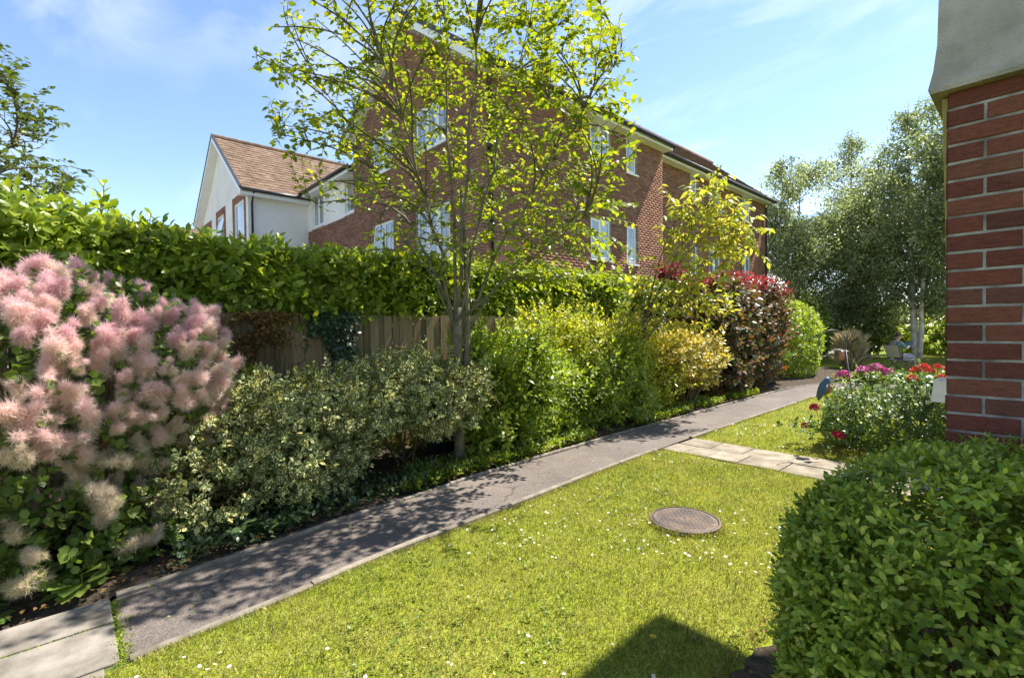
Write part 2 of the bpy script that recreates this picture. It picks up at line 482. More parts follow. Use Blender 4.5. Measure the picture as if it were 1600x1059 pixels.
M = {}
M['laurel'] = leaf_mat('laurel_leaf', [(0, (0.12, 0.18, 0.014)), (0.5, (0.20, 0.27, 0.02)), (1, (0.31, 0.36, 0.04))], 0.5, (1.5, 1.4, 0.5), 0.38, 0.4)
M['laurel_new'] = leaf_mat('young_laurel_leaf', [(0, (0.15, 0.23, 0.02)), (1, (0.26, 0.33, 0.035))], 0.5, (1.6, 1.45, 0.4), 0.3, 0.5)
M['box'] = leaf_mat('clipped_hedge_leaf', [(0, (0.09, 0.15, 0.016)), (0.35, (0.17, 0.235, 0.022)), (0.75, (0.27, 0.33, 0.035)), (0.95, (0.42, 0.45, 0.07)), (1, (0.50, 0.42, 0.12))], 0.28, (1.4, 1.4, 0.5), 0.45, 0.28)
M['holly'] = leaf_mat('variegated_leaf', [(0, (0.07, 0.11, 0.035)), (0.6, (0.12, 0.165, 0.05)), (0.92, (0.17, 0.22, 0.07)), (0.94, (0.6, 0.5, 0.13)), (1, (0.7, 0.6, 0.22))], 0.25, (1.4, 1.3, 0.6), 0.45, 0.25, edge=((0.82, 0.73, 0.36), 0.45))
M['tree'] = leaf_mat('tree_leaf', [(0, (0.11, 0.17, 0.014)), (0.5, (0.18, 0.245, 0.018)), (0.88, (0.27, 0.32, 0.024)), (1, (0.46, 0.42, 0.04))], 0.52, (1.6, 1.45, 0.35), 0.4, 0.35, pscale=0.9)
M['golden'] = leaf_mat('golden_tree_leaf', [(0, (0.20, 0.27, 0.025)), (0.5, (0.33, 0.36, 0.045)), (1, (0.48, 0.46, 0.09))], 0.5, (1.5, 1.3, 0.4), 0.4, 0.4)
M['lime'] = leaf_mat('lime_shrub_leaf', [(0, (0.16, 0.22, 0.014)), (0.6, (0.29, 0.33, 0.02)), (1, (0.46, 0.43, 0.05))], 0.5, (1.55, 1.4, 0.4), 0.4, 0.4)
M['kerria'] = leaf_mat('green_shrub_leaf', [(0, (0.12, 0.19, 0.016)), (0.6, (0.21, 0.28, 0.022)), (1, (0.33, 0.38, 0.04))], 0.5, (1.5, 1.4, 0.4), 0.42, 0.4)
M['spotted'] = leaf_mat('gold_edged_leaf', [(0, (0.17, 0.19, 0.025)), (0.5, (0.36, 0.32, 0.06)), (1, (0.56, 0.46, 0.14))], 0.4, (1.5, 1.3, 0.45), 0.4, 0.4)
M['copper'] = leaf_mat('copper_leaf', [(0, (0.055, 0.075, 0.035)), (0.4, (0.10, 0.11, 0.042)), (0.65, (0.13, 0.07, 0.05)), (0.85, (0.18, 0.07, 0.055)), (1, (0.27, 0.21, 0.06))], 0.35, (1.6, 1.3, 0.5), 0.45, 0.3)
M['red'] = leaf_mat('red_leaf', [(0, (0.09, 0.03, 0.045)), (0.5, (0.20, 0.035, 0.045)), (0.8, (0.36, 0.05, 0.05)), (1, (0.14, 0.06, 0.06))], 0.45, (1.7, 0.9, 0.7), 0.35, 0.4)
M['smokeleaf'] = leaf_mat('smoke_bush_leaf', [(0, (0.07, 0.12, 0.02)), (0.6, (0.12, 0.18, 0.028)), (1, (0.20, 0.26, 0.035))], 0.42, (1.4, 1.4, 0.45), 0.45, 0.35)
M['birch'] = leaf_mat('birch_leaf', [(0, (0.12, 0.16, 0.05)), (0.5, (0.20, 0.24, 0.08)), (1, (0.40, 0.43, 0.17))], 0.52, (1.3, 1.3, 0.8), 0.3, 0.6, pscale=0.5)
M['bg'] = leaf_mat('background_leaf', [(0, (0.08, 0.115, 0.022)), (0.6, (0.13, 0.175, 0.03)), (1, (0.23, 0.27, 0.05))], 0.45, (1.4, 1.35, 0.5), 0.4, 0.4, pscale=0.7)
M['rose'] = leaf_mat('rose_hedge_leaf', [(0, (0.045, 0.085, 0.02)), (0.6, (0.085, 0.14, 0.035)), (1, (0.16, 0.21, 0.06))], 0.38, (1.4, 1.35, 0.5), 0.38, 0.4)
M['ivy'] = leaf_mat('ivy_leaf', [(0, (0.02, 0.04, 0.018)), (1, (0.05, 0.08, 0.03))], 0.2, (1.4, 1.3, 0.5), 0.35, 0.5)
M['dead'] = leaf_mat('dead_leaf', [(0, (0.10, 0.055, 0.02)), (1, (0.24, 0.14, 0.055))], 0.3, (1.3, 1.1, 0.7), 0.8, 0.1)
M['bluegreen'] = leaf_mat('hellebore_leaf', [(0, (0.045, 0.085, 0.035)), (1, (0.10, 0.15, 0.06))], 0.25, (1.4, 1.3, 0.5), 0.35, 0.5)
M['feather'] = leaf_mat('cream_grass', [(0, (0.30, 0.26, 0.17)), (1, (0.60, 0.53, 0.40))], 0.3, (1.2, 1.1, 0.8), 0.7, 0.2)
def gain(key, k, b=1.0):
    for nd in M[key].node_tree.nodes:
        if nd.type == 'VALTORGB':
            for e in nd.color_ramp.elements: c = e.color; e.color = (min(c[0]*k, .7), min(c[1]*k, .7), min(c[2]*k*b, .5), 1)
for key, k, b in (('lime', 1.22, 1.6), ('kerria', 1.2, 1.6), ('laurel', 1.15, 1.4), ('laurel_new', 1.1, 1.3), ('spotted', 1.15, 1.3), ('golden', 1.1, 1.5), ('holly', 1.2, 1.1), ('tree', 1.05, 1.4), ('smokeleaf', 1.1, 1.3), ('birch', 1.1, 1.5), ('rose', 1.3, 1.1), ('box', 1.15, 1.1)): gain(key, k, b)
M['edgeleaf'] = leaf_mat('dark_tree_leaf', [(0, (0.05, 0.08, 0.02)), (0.6, (0.085, 0.125, 0.025)), (1, (0.15, 0.19, 0.035))], 0.35, (1.4, 1.35, 0.5), 0.4, 0.4)
M['blade'] = grass_blade_mat()
M['turf'] = grass_ground_mat()
M['tarmac'] = tarmac_mat()
M['glass'] = glass_mat()
M['bark'] = simple_mat('grey_green_bark', (0.10, 0.09, 0.055), (0.19, 0.165, 0.11), 12, 0.85, 0.2, 0.6, 70, 0.006)
M['twig'] = simple_mat('brown_twig', (0.09, 0.065, 0.04), (0.16, 0.12, 0.07), 14, 0.85, 0.2, 0.3)
M['birchbark'] = simple_mat('birch_bark', (0.38, 0.32, 0.24), (0.70, 0.63, 0.52), 5, 0.75, 0.2, 0.4, 25, 0.01)
M['soil'] = simple_mat('bed_soil', (0.045, 0.034, 0.024), (0.11, 0.085, 0.06), 22, 0.95, 0.1, 1.0, 45, 0.03)
M['concrete'] = simple_mat('edging_concrete', (0.15, 0.125, 0.095), (0.26, 0.225, 0.18), 9, 0.9, 0.2, 0.6, 90, 0.004, rv=0.12)
M['slab'] = simple_mat('paving_concrete', (0.115, 0.10, 0.08), (0.26, 0.23, 0.195), 5.5, 0.9, 0.2, 0.7, 110, 0.004, rv=0.15)
M['sandslab'] = simple_mat('sand_paving', (0.17, 0.14, 0.10), (0.30, 0.255, 0.195), 5, 0.9, 0.2, 0.4, 110, 0.003, rv=0.1)
M['fence'] = wood_mat('fence_wood', (0.17, 0.12, 0.065), (0.29, 0.21, 0.12), (0.13, 0.125, 0.065))
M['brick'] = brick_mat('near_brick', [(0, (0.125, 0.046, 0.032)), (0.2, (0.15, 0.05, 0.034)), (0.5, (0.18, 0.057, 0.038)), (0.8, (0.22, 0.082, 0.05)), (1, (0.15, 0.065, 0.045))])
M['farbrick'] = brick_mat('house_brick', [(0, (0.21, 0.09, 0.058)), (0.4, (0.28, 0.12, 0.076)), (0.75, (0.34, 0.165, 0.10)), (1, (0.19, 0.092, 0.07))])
M['mortar'] = simple_mat('mortar', (0.19, 0.165, 0.145), (0.47, 0.43, 0.39), 9, 0.95, 0.1, 1.0, 150, 0.008)
M['render'] = simple_mat('roughcast_render', (0.33, 0.295, 0.255), (0.52, 0.47, 0.42), 4.5, 0.95, 0.1, 1.0, 95, 0.012)
M['whiterender'] = simple_mat('white_render', (0.70, 0.68, 0.66), (0.80, 0.78, 0.76), 1.2, 0.9, 0.2, 0.2, 60, 0.004)
M['white'] = simple_mat('white_plastic', (0.76, 0.77, 0.78), (0.82, 0.82, 0.82), 3, 0.35, 0.5, 0)
M['gutter'] = simple_mat('black_plastic', (0.018, 0.018, 0.02), (0.03, 0.03, 0.034), 5, 0.4, 0.5, 0)
M['tile'] = simple_mat('brown_roof_tile', (0.125, 0.08, 0.054), (0.21, 0.14, 0.095), 3, 0.9, 0.2, 0.3, 60, 0.004, rv=0.16)
M['darktile'] = simple_mat('plum_roof_tile', (0.12, 0.075, 0.065), (0.19, 0.125, 0.105), 3, 0.9, 0.2, 0.3, 60, 0.004, rv=0.2)
M['iron'] = simple_mat('rusty_iron', (0.075, 0.06, 0.055), (0.16, 0.11, 0.08), 9, 0.75, 0.4, 0.5, 120, 0.003)
M['metal'] = simple_mat('dark_metal', (0.06, 0.055, 0.05), (0.10, 0.09, 0.08), 20, 0.45, 0.6, 0)
M['flag'] = M['slab']
def flat(name, col, rough=0.6, spec=0.4, rv=0.15):
    M[name] = simple_mat(name, tuple(c*0.85 for c in col), col, 20, rough, spec, 0, rv=rv)
flat('petal_white', (0.82, 0.82, 0.80)); flat('pollen_yellow', (0.75, 0.5, 0.03)); flat('petal_pink', (0.75, 0.22, 0.45))
flat('petal_coral', (0.80, 0.12, 0.07)); flat('petal_crimson', (0.45, 0.015, 0.05)); flat('petal_orange', (0.85, 0.22, 0.03)); flat('petal_purple', (0.45, 0.10, 0.5))
flat('moss', (0.09, 0.12, 0.03), 0.95, 0.1); flat('skin', (0.50, 0.30, 0.21)); flat('hair', (0.10, 0.06, 0.04)); flat('teal_cloth', (0.16, 0.24, 0.27), 0.9, 0.1)
flat('grey_canvas', (0.45, 0.45, 0.45), 0.9, 0.1); flat('copper_metal', (0.45, 0.20, 0.11), 0.4); flat('bird_blue', (0.06, 0.12, 0.15), 0.5); flat('bird_orange', (0.42, 0.17, 0.04), 0.6); flat('ochre', (0.40, 0.32, 0.12), 0.9, 0.1)
flat('blue_white', (0.66, 0.70, 0.76), 0.5)
M['skirt'] = simple_mat('patterned_cloth', (0.05, 0.03, 0.08), (0.55, 0.50, 0.58), 22, 0.9, 0.1, 0)

# ================================================================ GROUND
def struct(name, mb, mat, smooth=False):
    o = mb.build(name, mat, None, smooth); o['kind'] = 'structure'; return o

LEFT = np.array([(-3.74,-3.0),(-3.74,0.13),(-3.95,1.73),(-4.08,3.06),(-4.2,5.5),(-4.27,9.0),(-4.28,12.0),(-4.24,13.6),(-3.9,14.9),(-3.1,15.75),(-1.6,16.15),(3,16.2),(9,16.2)])
RIGHT = np.array([(-2.97,-3.0),(-3.0,0.2),(-3.14,1.66),(-3.23,3.1),(-3.35,5.6),(-3.38,9.0),(-3.39,11.6),(-3.37,12.7),(-3.15,13.8),(-2.6,14.55),(-1.4,15.0),(3,15.1),(9,15.1)])
def resample(P, n):
    d = np.concatenate([[0], np.cumsum(np.linalg.norm(np.diff(P, axis=0), axis=1))])
    # Catmull-Rom for a soft curve
    u = np.linspace(0, len(P)-1.0001, n); i = u.astype(int); f = (u - i)[:, None]
    p0 = P[np.clip(i-1, 0, len(P)-1)]; p1 = P[i]; p2 = P[np.clip(i+1, 0, len(P)-1)]; p3 = P[np.clip(i+2, 0, len(P)-1)]
    return 0.5*((2*p1) + (p2-p0)*f + (2*p0-5*p1+4*p2-p3)*f**2 + (3*p1-p0-3*p2+p3)*f**3)
LE, RI = resample(LEFT, 140), resample(RIGHT, 140)
def lx(y): return np.interp(y, LEFT[:9, 1], LEFT[:9, 0])
def rx(y): return np.interp(y, RIGHT[:9, 1], RIGHT[:9, 0])

g = MB(); g.add([(-420,-420,-0.06),(420,-420,-0.06),(420,420,-0.06),(-420,420,-0.06)], [(0,1,2,3)])
struct('ground', g, M['turf'])
g = MB(); g.add([(-60,-30,-0.05),(-7.45,-30,-0.05),(-7.45,60,-0.05),(-60,60,-0.05)], [(0,1,2,3)])
struct('neutral_bounce_sheet', g, M['slab'])  # unseen grey sheet added so turf bounces no green onto the white walls

# soil of the planted bed along the fence, softly heaped
n = 90; ys = np.linspace(-4, 20, n); us = np.linspace(0, 1, 14); mb = MB(); V = []
for y in ys:
    for u in us:
        x = (lx(y) - 0.045)*(1-u) + (-5.62)*u
        V.append((x, y, 0.012 + 0.07*math.sin(min(u*3, 1.57)) + 0.03*math.sin(x*9+y*7)*math.sin(y*11)))
mb.add(V, [(i*14+j, i*14+j+1, (i+1)*14+j+1, (i+1)*14+j) for i in range(n-1) for j in range(13)])
struct('soil_bed', mb, M['soil'], True)
mb = MB(); V = []
for i, y in enumerate(np.linspace(0.2, 3.4, 90)):
    for j, x in enumerate(np.linspace(-1.12, 2.2, 20)):
        w = 0.03*math.sin(y*5) + 0.015*math.sin(y*23) + 0.01*math.sin(y*51)
        V.append(((-0.93 + w + 0.04*min(j, 2)) if j < 3 else x, y, (-0.02, 0.045, 0.055)[j] if j < 3 else 0.06 + 0.02*math.sin(x*13+y*9) + 0.006*math.sin(x*61+y*47)))
mb.add(V, [(i*20+j, i*20+j+1, (i+1)*20+j+1, (i+1)*20+j) for i in range(89) for j in range(19)])
struct('hedge_soil', mb, M['soil'], True)

# tarmac path with slight unevenness
mb = MB(); V = []; K = 7
for a, b in zip(LE[11:], RI[11:]):
    for j in range(K):
        p = a + (b-a)*j/(K-1)
        V.append((p[0], p[1], 0.012 + 0.006*math.sin(p[1]*2.3+j) + 0.012*math.sin(math.pi*j/(K-1))))
N = len(V)//K
mb.add(V, [(i*K+j, i*K+j+1, (i+1)*K+j+1, (i+1)*K+j) for i in range(N-1) for j in range(K-1)])
# clip the part before the paving slabs
vv = [v for v in mb.v]
mb.v = [(v[0], max(v[1], 0.175), v[2]) for v in vv]
struct('path', mb, M['tarmac'], True)

# concrete edgings: lengths of about 0.9 m laid end to end
def edging(name, line, off, skip=None, zt=0.035):
    root = None
    t = np.gradient(line, axis=0); t /= np.linalg.norm(t, axis=1)[:, None]
    nrm = np.stack([t[:, 1], -t[:, 0]], 1)
    d = np.concatenate([[0], np.cumsum(np.linalg.norm(np.diff(line, axis=0), axis=1))])
    base = None; s = float(np.interp(0.19, line[:60, 1], d[:60]))
    while s < d[-1] - 0.5:
        e = s + 0.9; q = np.linspace(s + 0.004, e - 0.004, 5)
        P = np.stack([np.interp(q, d, line[:, c]) for c in (0, 1)], 1); Nn = np.stack([np.interp(q, d, nrm[:, c]) for c in (0, 1)], 1)
        s = e
        if (skip and skip[0] < P[:, 1].mean() < skip[1]) or P[:, 0].max() > 2.5: continue
        mb = MB(); V = []; dz = rng.normal()*0.004; dx = rng.normal()*0.004
        for p, m in zip(P, Nn):
            for a, z in ((off-0.025, -0.05), (off-0.025, zt-0.008), (off-0.017, zt), (off+0.017, zt), (off+0.025, zt-0.008), (off+0.025, -0.05)):
                V.append((p[0]+m[0]*(a+dx), p[1]+m[1]*(a+dx), z+dz))
        F = [(i*6+j, i*6+j+1, (i+1)*6+j+1, (i+1)*6+j) for i in range(4) for j in range(5)] + [tuple(range(6)), tuple(24+j for j in range(6))[::-1]]
        mb.add(V, F)
        if base is None: base = mb.build(name, M['concrete']); base['kind'] = 'structure'
        else: mb.build('edging_stone', M['concrete'], base)
    return base
edging('lawn_kerb', RI, 0.025, skip=(5.6, 6.55), zt=0.045)
edging('bed_kerb', LE, -0.025)

# paving: slabs as parts of their path
def paving(name, cells, mat, zt=0.03, joint=0.006):
    base = MB(); x0 = min(c[0] for c in cells); x1 = max(c[1] for c in cells); y0 = min(c[2] for c in cells); y1 = max(c[3] for c in cells)
    base.box(x0, x1, y0, y1, -0.05, zt-0.016); b = base.build(name, M['moss']); b['kind'] = 'structure'
    for c in cells:
        s = MB(); dz = rng.normal()*0.0025
        s.box(c[0]+joint, c[1]-joint, c[2]+joint, c[3]-joint, -0.04, zt+dz, 0.005); s.build('slab', mat, b)
    return b
cells = []
for x0, x1, o in ((-3.74,-3.42,0.0), (-3.42,-2.985,0.0), (-2.985,-2.55,0.06)):
    for k in range(5): cells.append((x0, x1, 0.165-o-0.62*(k+1), 0.165-o-0.62*k))
paving('paved_path', cells, M['slab'])
cells = []
for r, (y0, y1) in enumerate(((5.64, 6.07), (6.07, 6.5))):
    x = -3.30 + (0.0 if r else -0.02); k = 0
    w = (0.42, 0.40, 0.52, 0.62, 0.62, 0.62, 0.62, 0.62) if r else (0.30, 0.30, 0.36, 0.45, 0.62, 0.62, 0.62, 0.62)
    for q in w: cells.append((x, x+q, y0, y1)); x += q
paving('crossing_path', cells, M['sandslab'])

# lawn sheet with gentle relief
def lawn_height(x, y): return 0.02 + 0.012*np.sin(x*2.1+1)*np.sin(y*1.7) + 0.006*np.sin(x*7)*np.sin(y*6+2)
def lawn_sheet(name, y0, y1, xr, ny, nx):
    mb = MB(); V = []
    for y in np.linspace(y0, y1, ny):
        a = np.interp(y, RI[:, 1], RI[:, 0]) + 0.052 if y < 13.5 else -3.2 + (y-13.5)*0.55
        for x in np.linspace(a, xr, nx): V.append((x, y, float(lawn_height(x, y))))
    mb.add(V, [(i*nx+j, i*nx+j+1, (i+1)*nx+j+1, (i+1)*nx+j) for i in range(ny-1) for j in range(nx-1)])
    return struct(name, mb, M['turf'], True)
lawn_sheet('lawn', -3.0, 5.63, 3.0, 60, 40)
lawn_sheet('lawn.001', 6.51, 14.3, 6.0, 50, 40)
mb = MB(); V = []
for y in np.linspace(15.2, 40, 30):
    for x in np.linspace(-5.0 if y > 17.5 else -4.6, 12, 24): V.append((x if y > 16.3 else max(x, -3.6+(y-15.2)*1.5), max(y, 16.22), 0.01 + 0.02*math.sin(x+y)))
mb.add(V, [(i*24+j, i*24+j+1, (i+1)*24+j+1, (i+1)*24+j) for i in range(29) for j in range(23)])
struct('far_lawn', mb, M['turf'], True)

def grass(name, label, x, y, h, w, fine=True):
    n = len(x); z = lawn_height(x, y)
    a = rng.random(n)*6.283; lean = rng.normal(size=(n, 2))*0.55
    h = h*(0.5 + rng.random(n)); w = w*(0.7 + 0.6*rng.random(n))
    b = np.stack([x, y, z-0.004], 1); s = np.stack([np.cos(a), np.sin(a), np.zeros(n)], 1)*w[:, None]
    mid = b + np.stack([lean[:, 0]*h*0.35, lean[:, 1]*h*0.35, h*0.6], 1)
    tip = b + np.stack([lean[:, 0]*h, lean[:, 1]*h, h*(1-0.15*np.abs(lean).sum(1))], 1)
    if fine:
        co = np.stack([b-s, b+s, mid+s*0.7, tip, mid-s*0.7], 1).reshape(-1, 3); k = 5; tl = np.array([0,1,2,4,4,2,3]); st = np.array([0, 4])
    else:
        co = np.stack([b-s, b+s, tip], 1).reshape(-1, 3); k = 3; tl = np.array([0,1,2]); st = np.array([0])
    loops = (tl[None] + (np.arange(n)*k)[:, None]).ravel()
    starts = (st[None] + (np.arange(n)*len(tl))[:, None]).ravel()
    me = np_mesh(name, co, loops, starts, False, {'rnd': np.repeat(rng.random(n), k)})
    o = link(name, me, None, M['blade'], 'stuff'); return tag(o, label, 'grass')
hole = np.array([-1.93, 3.64])                # manhole cover centre (see below)
def lawn_pts(n, y0, y1, x1, bias=1.0):
    y = y0 + (y1-y0)*rng.random(n)**bias; a = np.interp(y, RI[:, 1], RI[:, 0]) + 0.056
    x = a + (x1-a)*rng.random(n)
    k = (np.hypot(x-hole[0], y-hole[1]) > 0.285) & ~((x > -0.91 + 0.03*np.sin(y*5)) & (y < 3.3))
    k &= x < -0.12*y + 0.2
    return x[k], y[k]
x, y = lawn_pts(215000, -0.6, 5.66, -0.2, 1.0)
grass('grass', 'short mown sunny grass of the near lawn beside the tarmac path', x, y, 0.028, 0.0019)
x, y = lawn_pts(95000, 6.48, 14.3, 1.5, 1.2)
grass('grass.001', 'short mown grass beyond the crossing paved path', x, y, 0.04, 0.0036, False)
x = -4.4 + 9*rng.random(60000); y = 16.25 + 14*rng.random(60000)**1.4
k = ~((x < -3.0) & (y < 16.8)); grass('grass.002', 'shaded grass of the far lawn near the birch trunk', x[k], y[k], 0.06, 0.009, False)
# ragged tufts along the lawn edge and over the kerb
t = rng.random(9000); yy = 0.2 + 13*t; xx = np.interp(yy, RI[:, 1], RI[:, 0]) + 0.045 + 0.02 + np.abs(rng.normal(size=9000))*0.015
k = (yy < 5.6) | (yy > 6.5); grass('grass.003', 'ragged grass tufts along the lawn kerb', xx[k], yy[k], 0.03, 0.0022, False)

# ================================================================ BRICKWORK
UNIT = {}
def unit_box(key, mat, var=0):
    """brick with worn, slightly uneven arrises; back at y=0, face at y=1"""
    if (key, mat.name, var) not in UNIT:
        gen = np.random.default_rng(100+var); n = 6; V = []; F = []
        rim = [(-.5+i/n, -.5) for i in range(n)] + [(.5, -.5+i/3) for i in range(3)] + [(.5-i/n, .5) for i in range(n)] + [(-.5, .5-i/3) for i in range(3)]
        k = len(rim)
        V += [(x, 0.0, z) for x, z in rim]
        V += [(x*(1-0.008*gen.random()), 0.86, z*(1-0.05*gen.random())) for x, z in rim]
        V += [(x*(0.975-0.03*gen.random()**2), 0.97+0.05*gen.random(), z*(0.93-0.09*gen.random()**2)) for x, z in rim]
        for q in range(2): F += [(q*k+i, q*k+(i+1) % k, (q+1)*k+(i+1) % k, (q+1)*k+i) for i in range(k)]
        F.append(tuple(2*k+i for i in range(k)))
        me = bpy.data.meshes.new(key); me.from_pydata(V, [], F); me.materials.append(mat); UNIT[(key, mat.name, var)] = me
    return UNIT[(key, mat.name, var)]

def brickwork(parent, o, u, n, width, z0, z1, mat, openings=(), top=None, singles=0, proud=0.005, sel=None, bl=0.225, bh=0.075, j=0.010, start_half=0, name='brick'):
    """bricks in stretcher bond standing proud of the mortar face"""
    o, u, n = (np.array(q, float) for q in (o, u, n)); L = []
    rows = int(round((z1-z0)/bh))
    for r in range(rows):
        za = z0 + r*bh; a = -bl*0.5*((r+start_half) % 2)
        while a < width - 0.02:
            s, e = max(a, 0.0), min(a+bl, width); a += bl
            if e - s < 0.03: continue
            segs = [(s, e)]
            for (p0, p1, q0, q1) in openings:
                if za + bh*0.5 > q0 and za + bh*0.5 < q1:
                    ns = []
                    for (s1, e1) in segs:
                        if e1 <= p0 or s1 >= p1: ns.append((s1, e1)); continue
                        if s1 < p0: ns.append((s1, p0))
                        if e1 > p1: ns.append((p1, e1))
                    segs = ns
            for (s1, e1) in segs:
                if e1 - s1 < 0.03: continue
                if top is not None and za + bh > min(top(s1), top(e1)): continue
                L.append((s1 + (j/2 if s1 > 0 else 0), e1 - (j/2 if e1 < width else 0), za + j/2, za + bh - j/2))
    L = np.array(L)
    cen = o + u*((L[:, 0]+L[:, 1])/2)[:, None]; cen[:, 2] = (L[:, 2]+L[:, 3])/2
    dist = np.linalg.norm(cen - CAMP, axis=1)
    if sel is not None: dist = np.where(sel(cen), dist, 1e6 + dist)
    order = np.argsort(dist); pick = order[:singles]; rest = order[singles:]
    jit = rng.normal(size=len(L))*proud*0.18
    for i in pick:
        ob = bpy.data.objects.new(name, unit_box(name, mat, int(i) % 7)); C.objects.link(ob); attach(ob, parent)
        w, h, dp = L[i,1]-L[i,0], L[i,3]-L[i,2], proud + 0.02 + jit[i]
        c = cen[i] - n*0.02
        ob.matrix_basis = Matrix(((u[0]*w, n[0]*dp, 0, c[0]), (u[1]*w, n[1]*dp, 0, c[1]), (0, 0, h, c[2]), (0,0,0,1)))
    if len(rest):
        A = L[rest]; dp = (proud + jit[rest])[:, None]
        def P(cu, cz, k): 
            q = o + u*A[:, cu][:, None] + n*(dp if k else -0.02); q[:, 2] = A[:, cz]; return q
        co = np.stack([P(0,2,0),P(1,2,0),P(1,3,0),P(0,3,0),P(0,2,1),P(1,2,1),P(1,3,1),P(0,3,1)], 1).reshape(-1, 3)
        tl = np.array([4,5,6,7, 0,1,5,4, 1,2,6,5, 2,3,7,6, 3,0,4,7]); loops = (tl[None] + (np.arange(len(A))*8)[:, None]).ravel()
        me2 = np_mesh('brickwork', co, loops, np.arange(len(A)*5)*4, False, {'rnd': np.repeat(rng.random(len(A)), 8)})
        link('brickwork', me2, parent, mat, 'stuff')

def wall_panel(mb, o, u, n, width, z0, z1, openings=(), thick=0.12, gable=None):
    """mortar/render face with real openings and reveals; gable=(u_peak, z_peak)"""
    o, u, n = (np.array(q, float) for q in (o, u, n))
    us = sorted({0.0, width, *[v for q in openings for v in q[:2]]}); zs = sorted({z0, z1, *[v for q in openings for v in q[2:]]})
    def P(a, z, d=0.0):
        q = o + u*a - n*d; return (q[0], q[1], z)
    for i in range(len(us)-1):
        for k in range(len(zs)-1):
            a, b, c, d = us[i], us[i+1], zs[k], zs[k+1]
            if any(q[0] < (a+b)/2 < q[1] and q[2] < (c+d)/2 < q[3] for q in openings): continue
            mb.add([P(a,c),P(b,c),P(b,d),P(a,d)], [(0,1,2,3)])
    for q in openings:
        a, b, c, d = q
        for s, e in (((a,c),(b,c)),((b,c),(b,d)),((b,d),(a,d)),((a,d),(a,c))):
            mb.add([P(*s),P(*e),P(*e,thick),P(*s,thick)], [(0,1,2,3)])
    if gable: mb.add([P(0,z1),P(width,z1),P(gable[0],gable[1])], [(0,1,2)])

def window(parent, o, u, n, a, b, c, d, lights=2, depth=0.07, tilt=0.0, sill=True):
    o, u, n = (np.array(q, float) for q in (o, u, n)); up = np.array([0, 0, 1.0]); f = 0.055
    base = o - n*depth; base[2] = 0
    mb = MB()
    mb.obox(base, u, up, n, (a, c, -0.05), (a+f, d, 0.012)); mb.obox(base, u, up, n, (b-f, c, -0.05), (b, d, 0.012))
    mb.obox(base, u, up, n, (a+f, c, -0.05), (b-f, c+f, 0.012)); mb.obox(base, u, up, n, (a+f, d-f, -0.05), (b-f, d, 0.012))
    w = (b-a-2*f)/lights
    for k in range(1, lights): mb.obox(base, u, up, n, (a+f+w*k-0.03, c+f, -0.05), (a+f+w*k+0.03, d-f, 0.012))
    win = mb.build('window', M['white'], parent)
    for k in range(lights):
        x0, x1 = a+f+w*k+(0.03 if k else 0), a+f+w*(k+1)-(0.03 if k < lights-1 else 0)
        s = MB(); q = 0.04
        tl = tilt if k == 0 else 0.0
        nn = n*math.cos(tl) - up*math.sin(tl)*0; 
        def face(m, z0_, z1_, x0_, x1_, d0, d1):
            # leaning sash: pushed out towards its foot
            o2 = base; V = []
            for dd in (d0, d1):
                for xx, zz in ((x0_,z0_),(x1_,z0_),(x1_,z1_),(x0_,z1_)):
                    lean = tl*(d-f-zz); V.append(o2 + u*xx + up*zz + n*(dd+lean))
            m.add(V, [(0,3,2,1),(4,5,6,7),(0,1,5,4),(1,2,6,5),(2,3,7,6),(3,0,4,7)])
        face(s, c+f, d-f, x0, x0+q, 0.0, 0.025); face(s, c+f, d-f, x1-q, x1, 0.0, 0.025)
        face(s, c+f, c+f+q, x0+q, x1-q, 0.0, 0.025); face(s, d-f-q, d-f, x0+q, x1-q, 0.0, 0.025)
        s.build('sash', M['white'], win)
        p = MB(); face(p, c+f+q, d-f-q, x0+q, x1-q, 0.004, 0.012); p.build('pane', M['glass'], win)
    if sill:
        s = MB(); s.obox(base, u, up, n, (a-0.04, c-0.05, -0.02), (b+0.04, c-0.003, depth+0.05)); s.build('sill', M['white'], win)
    return win

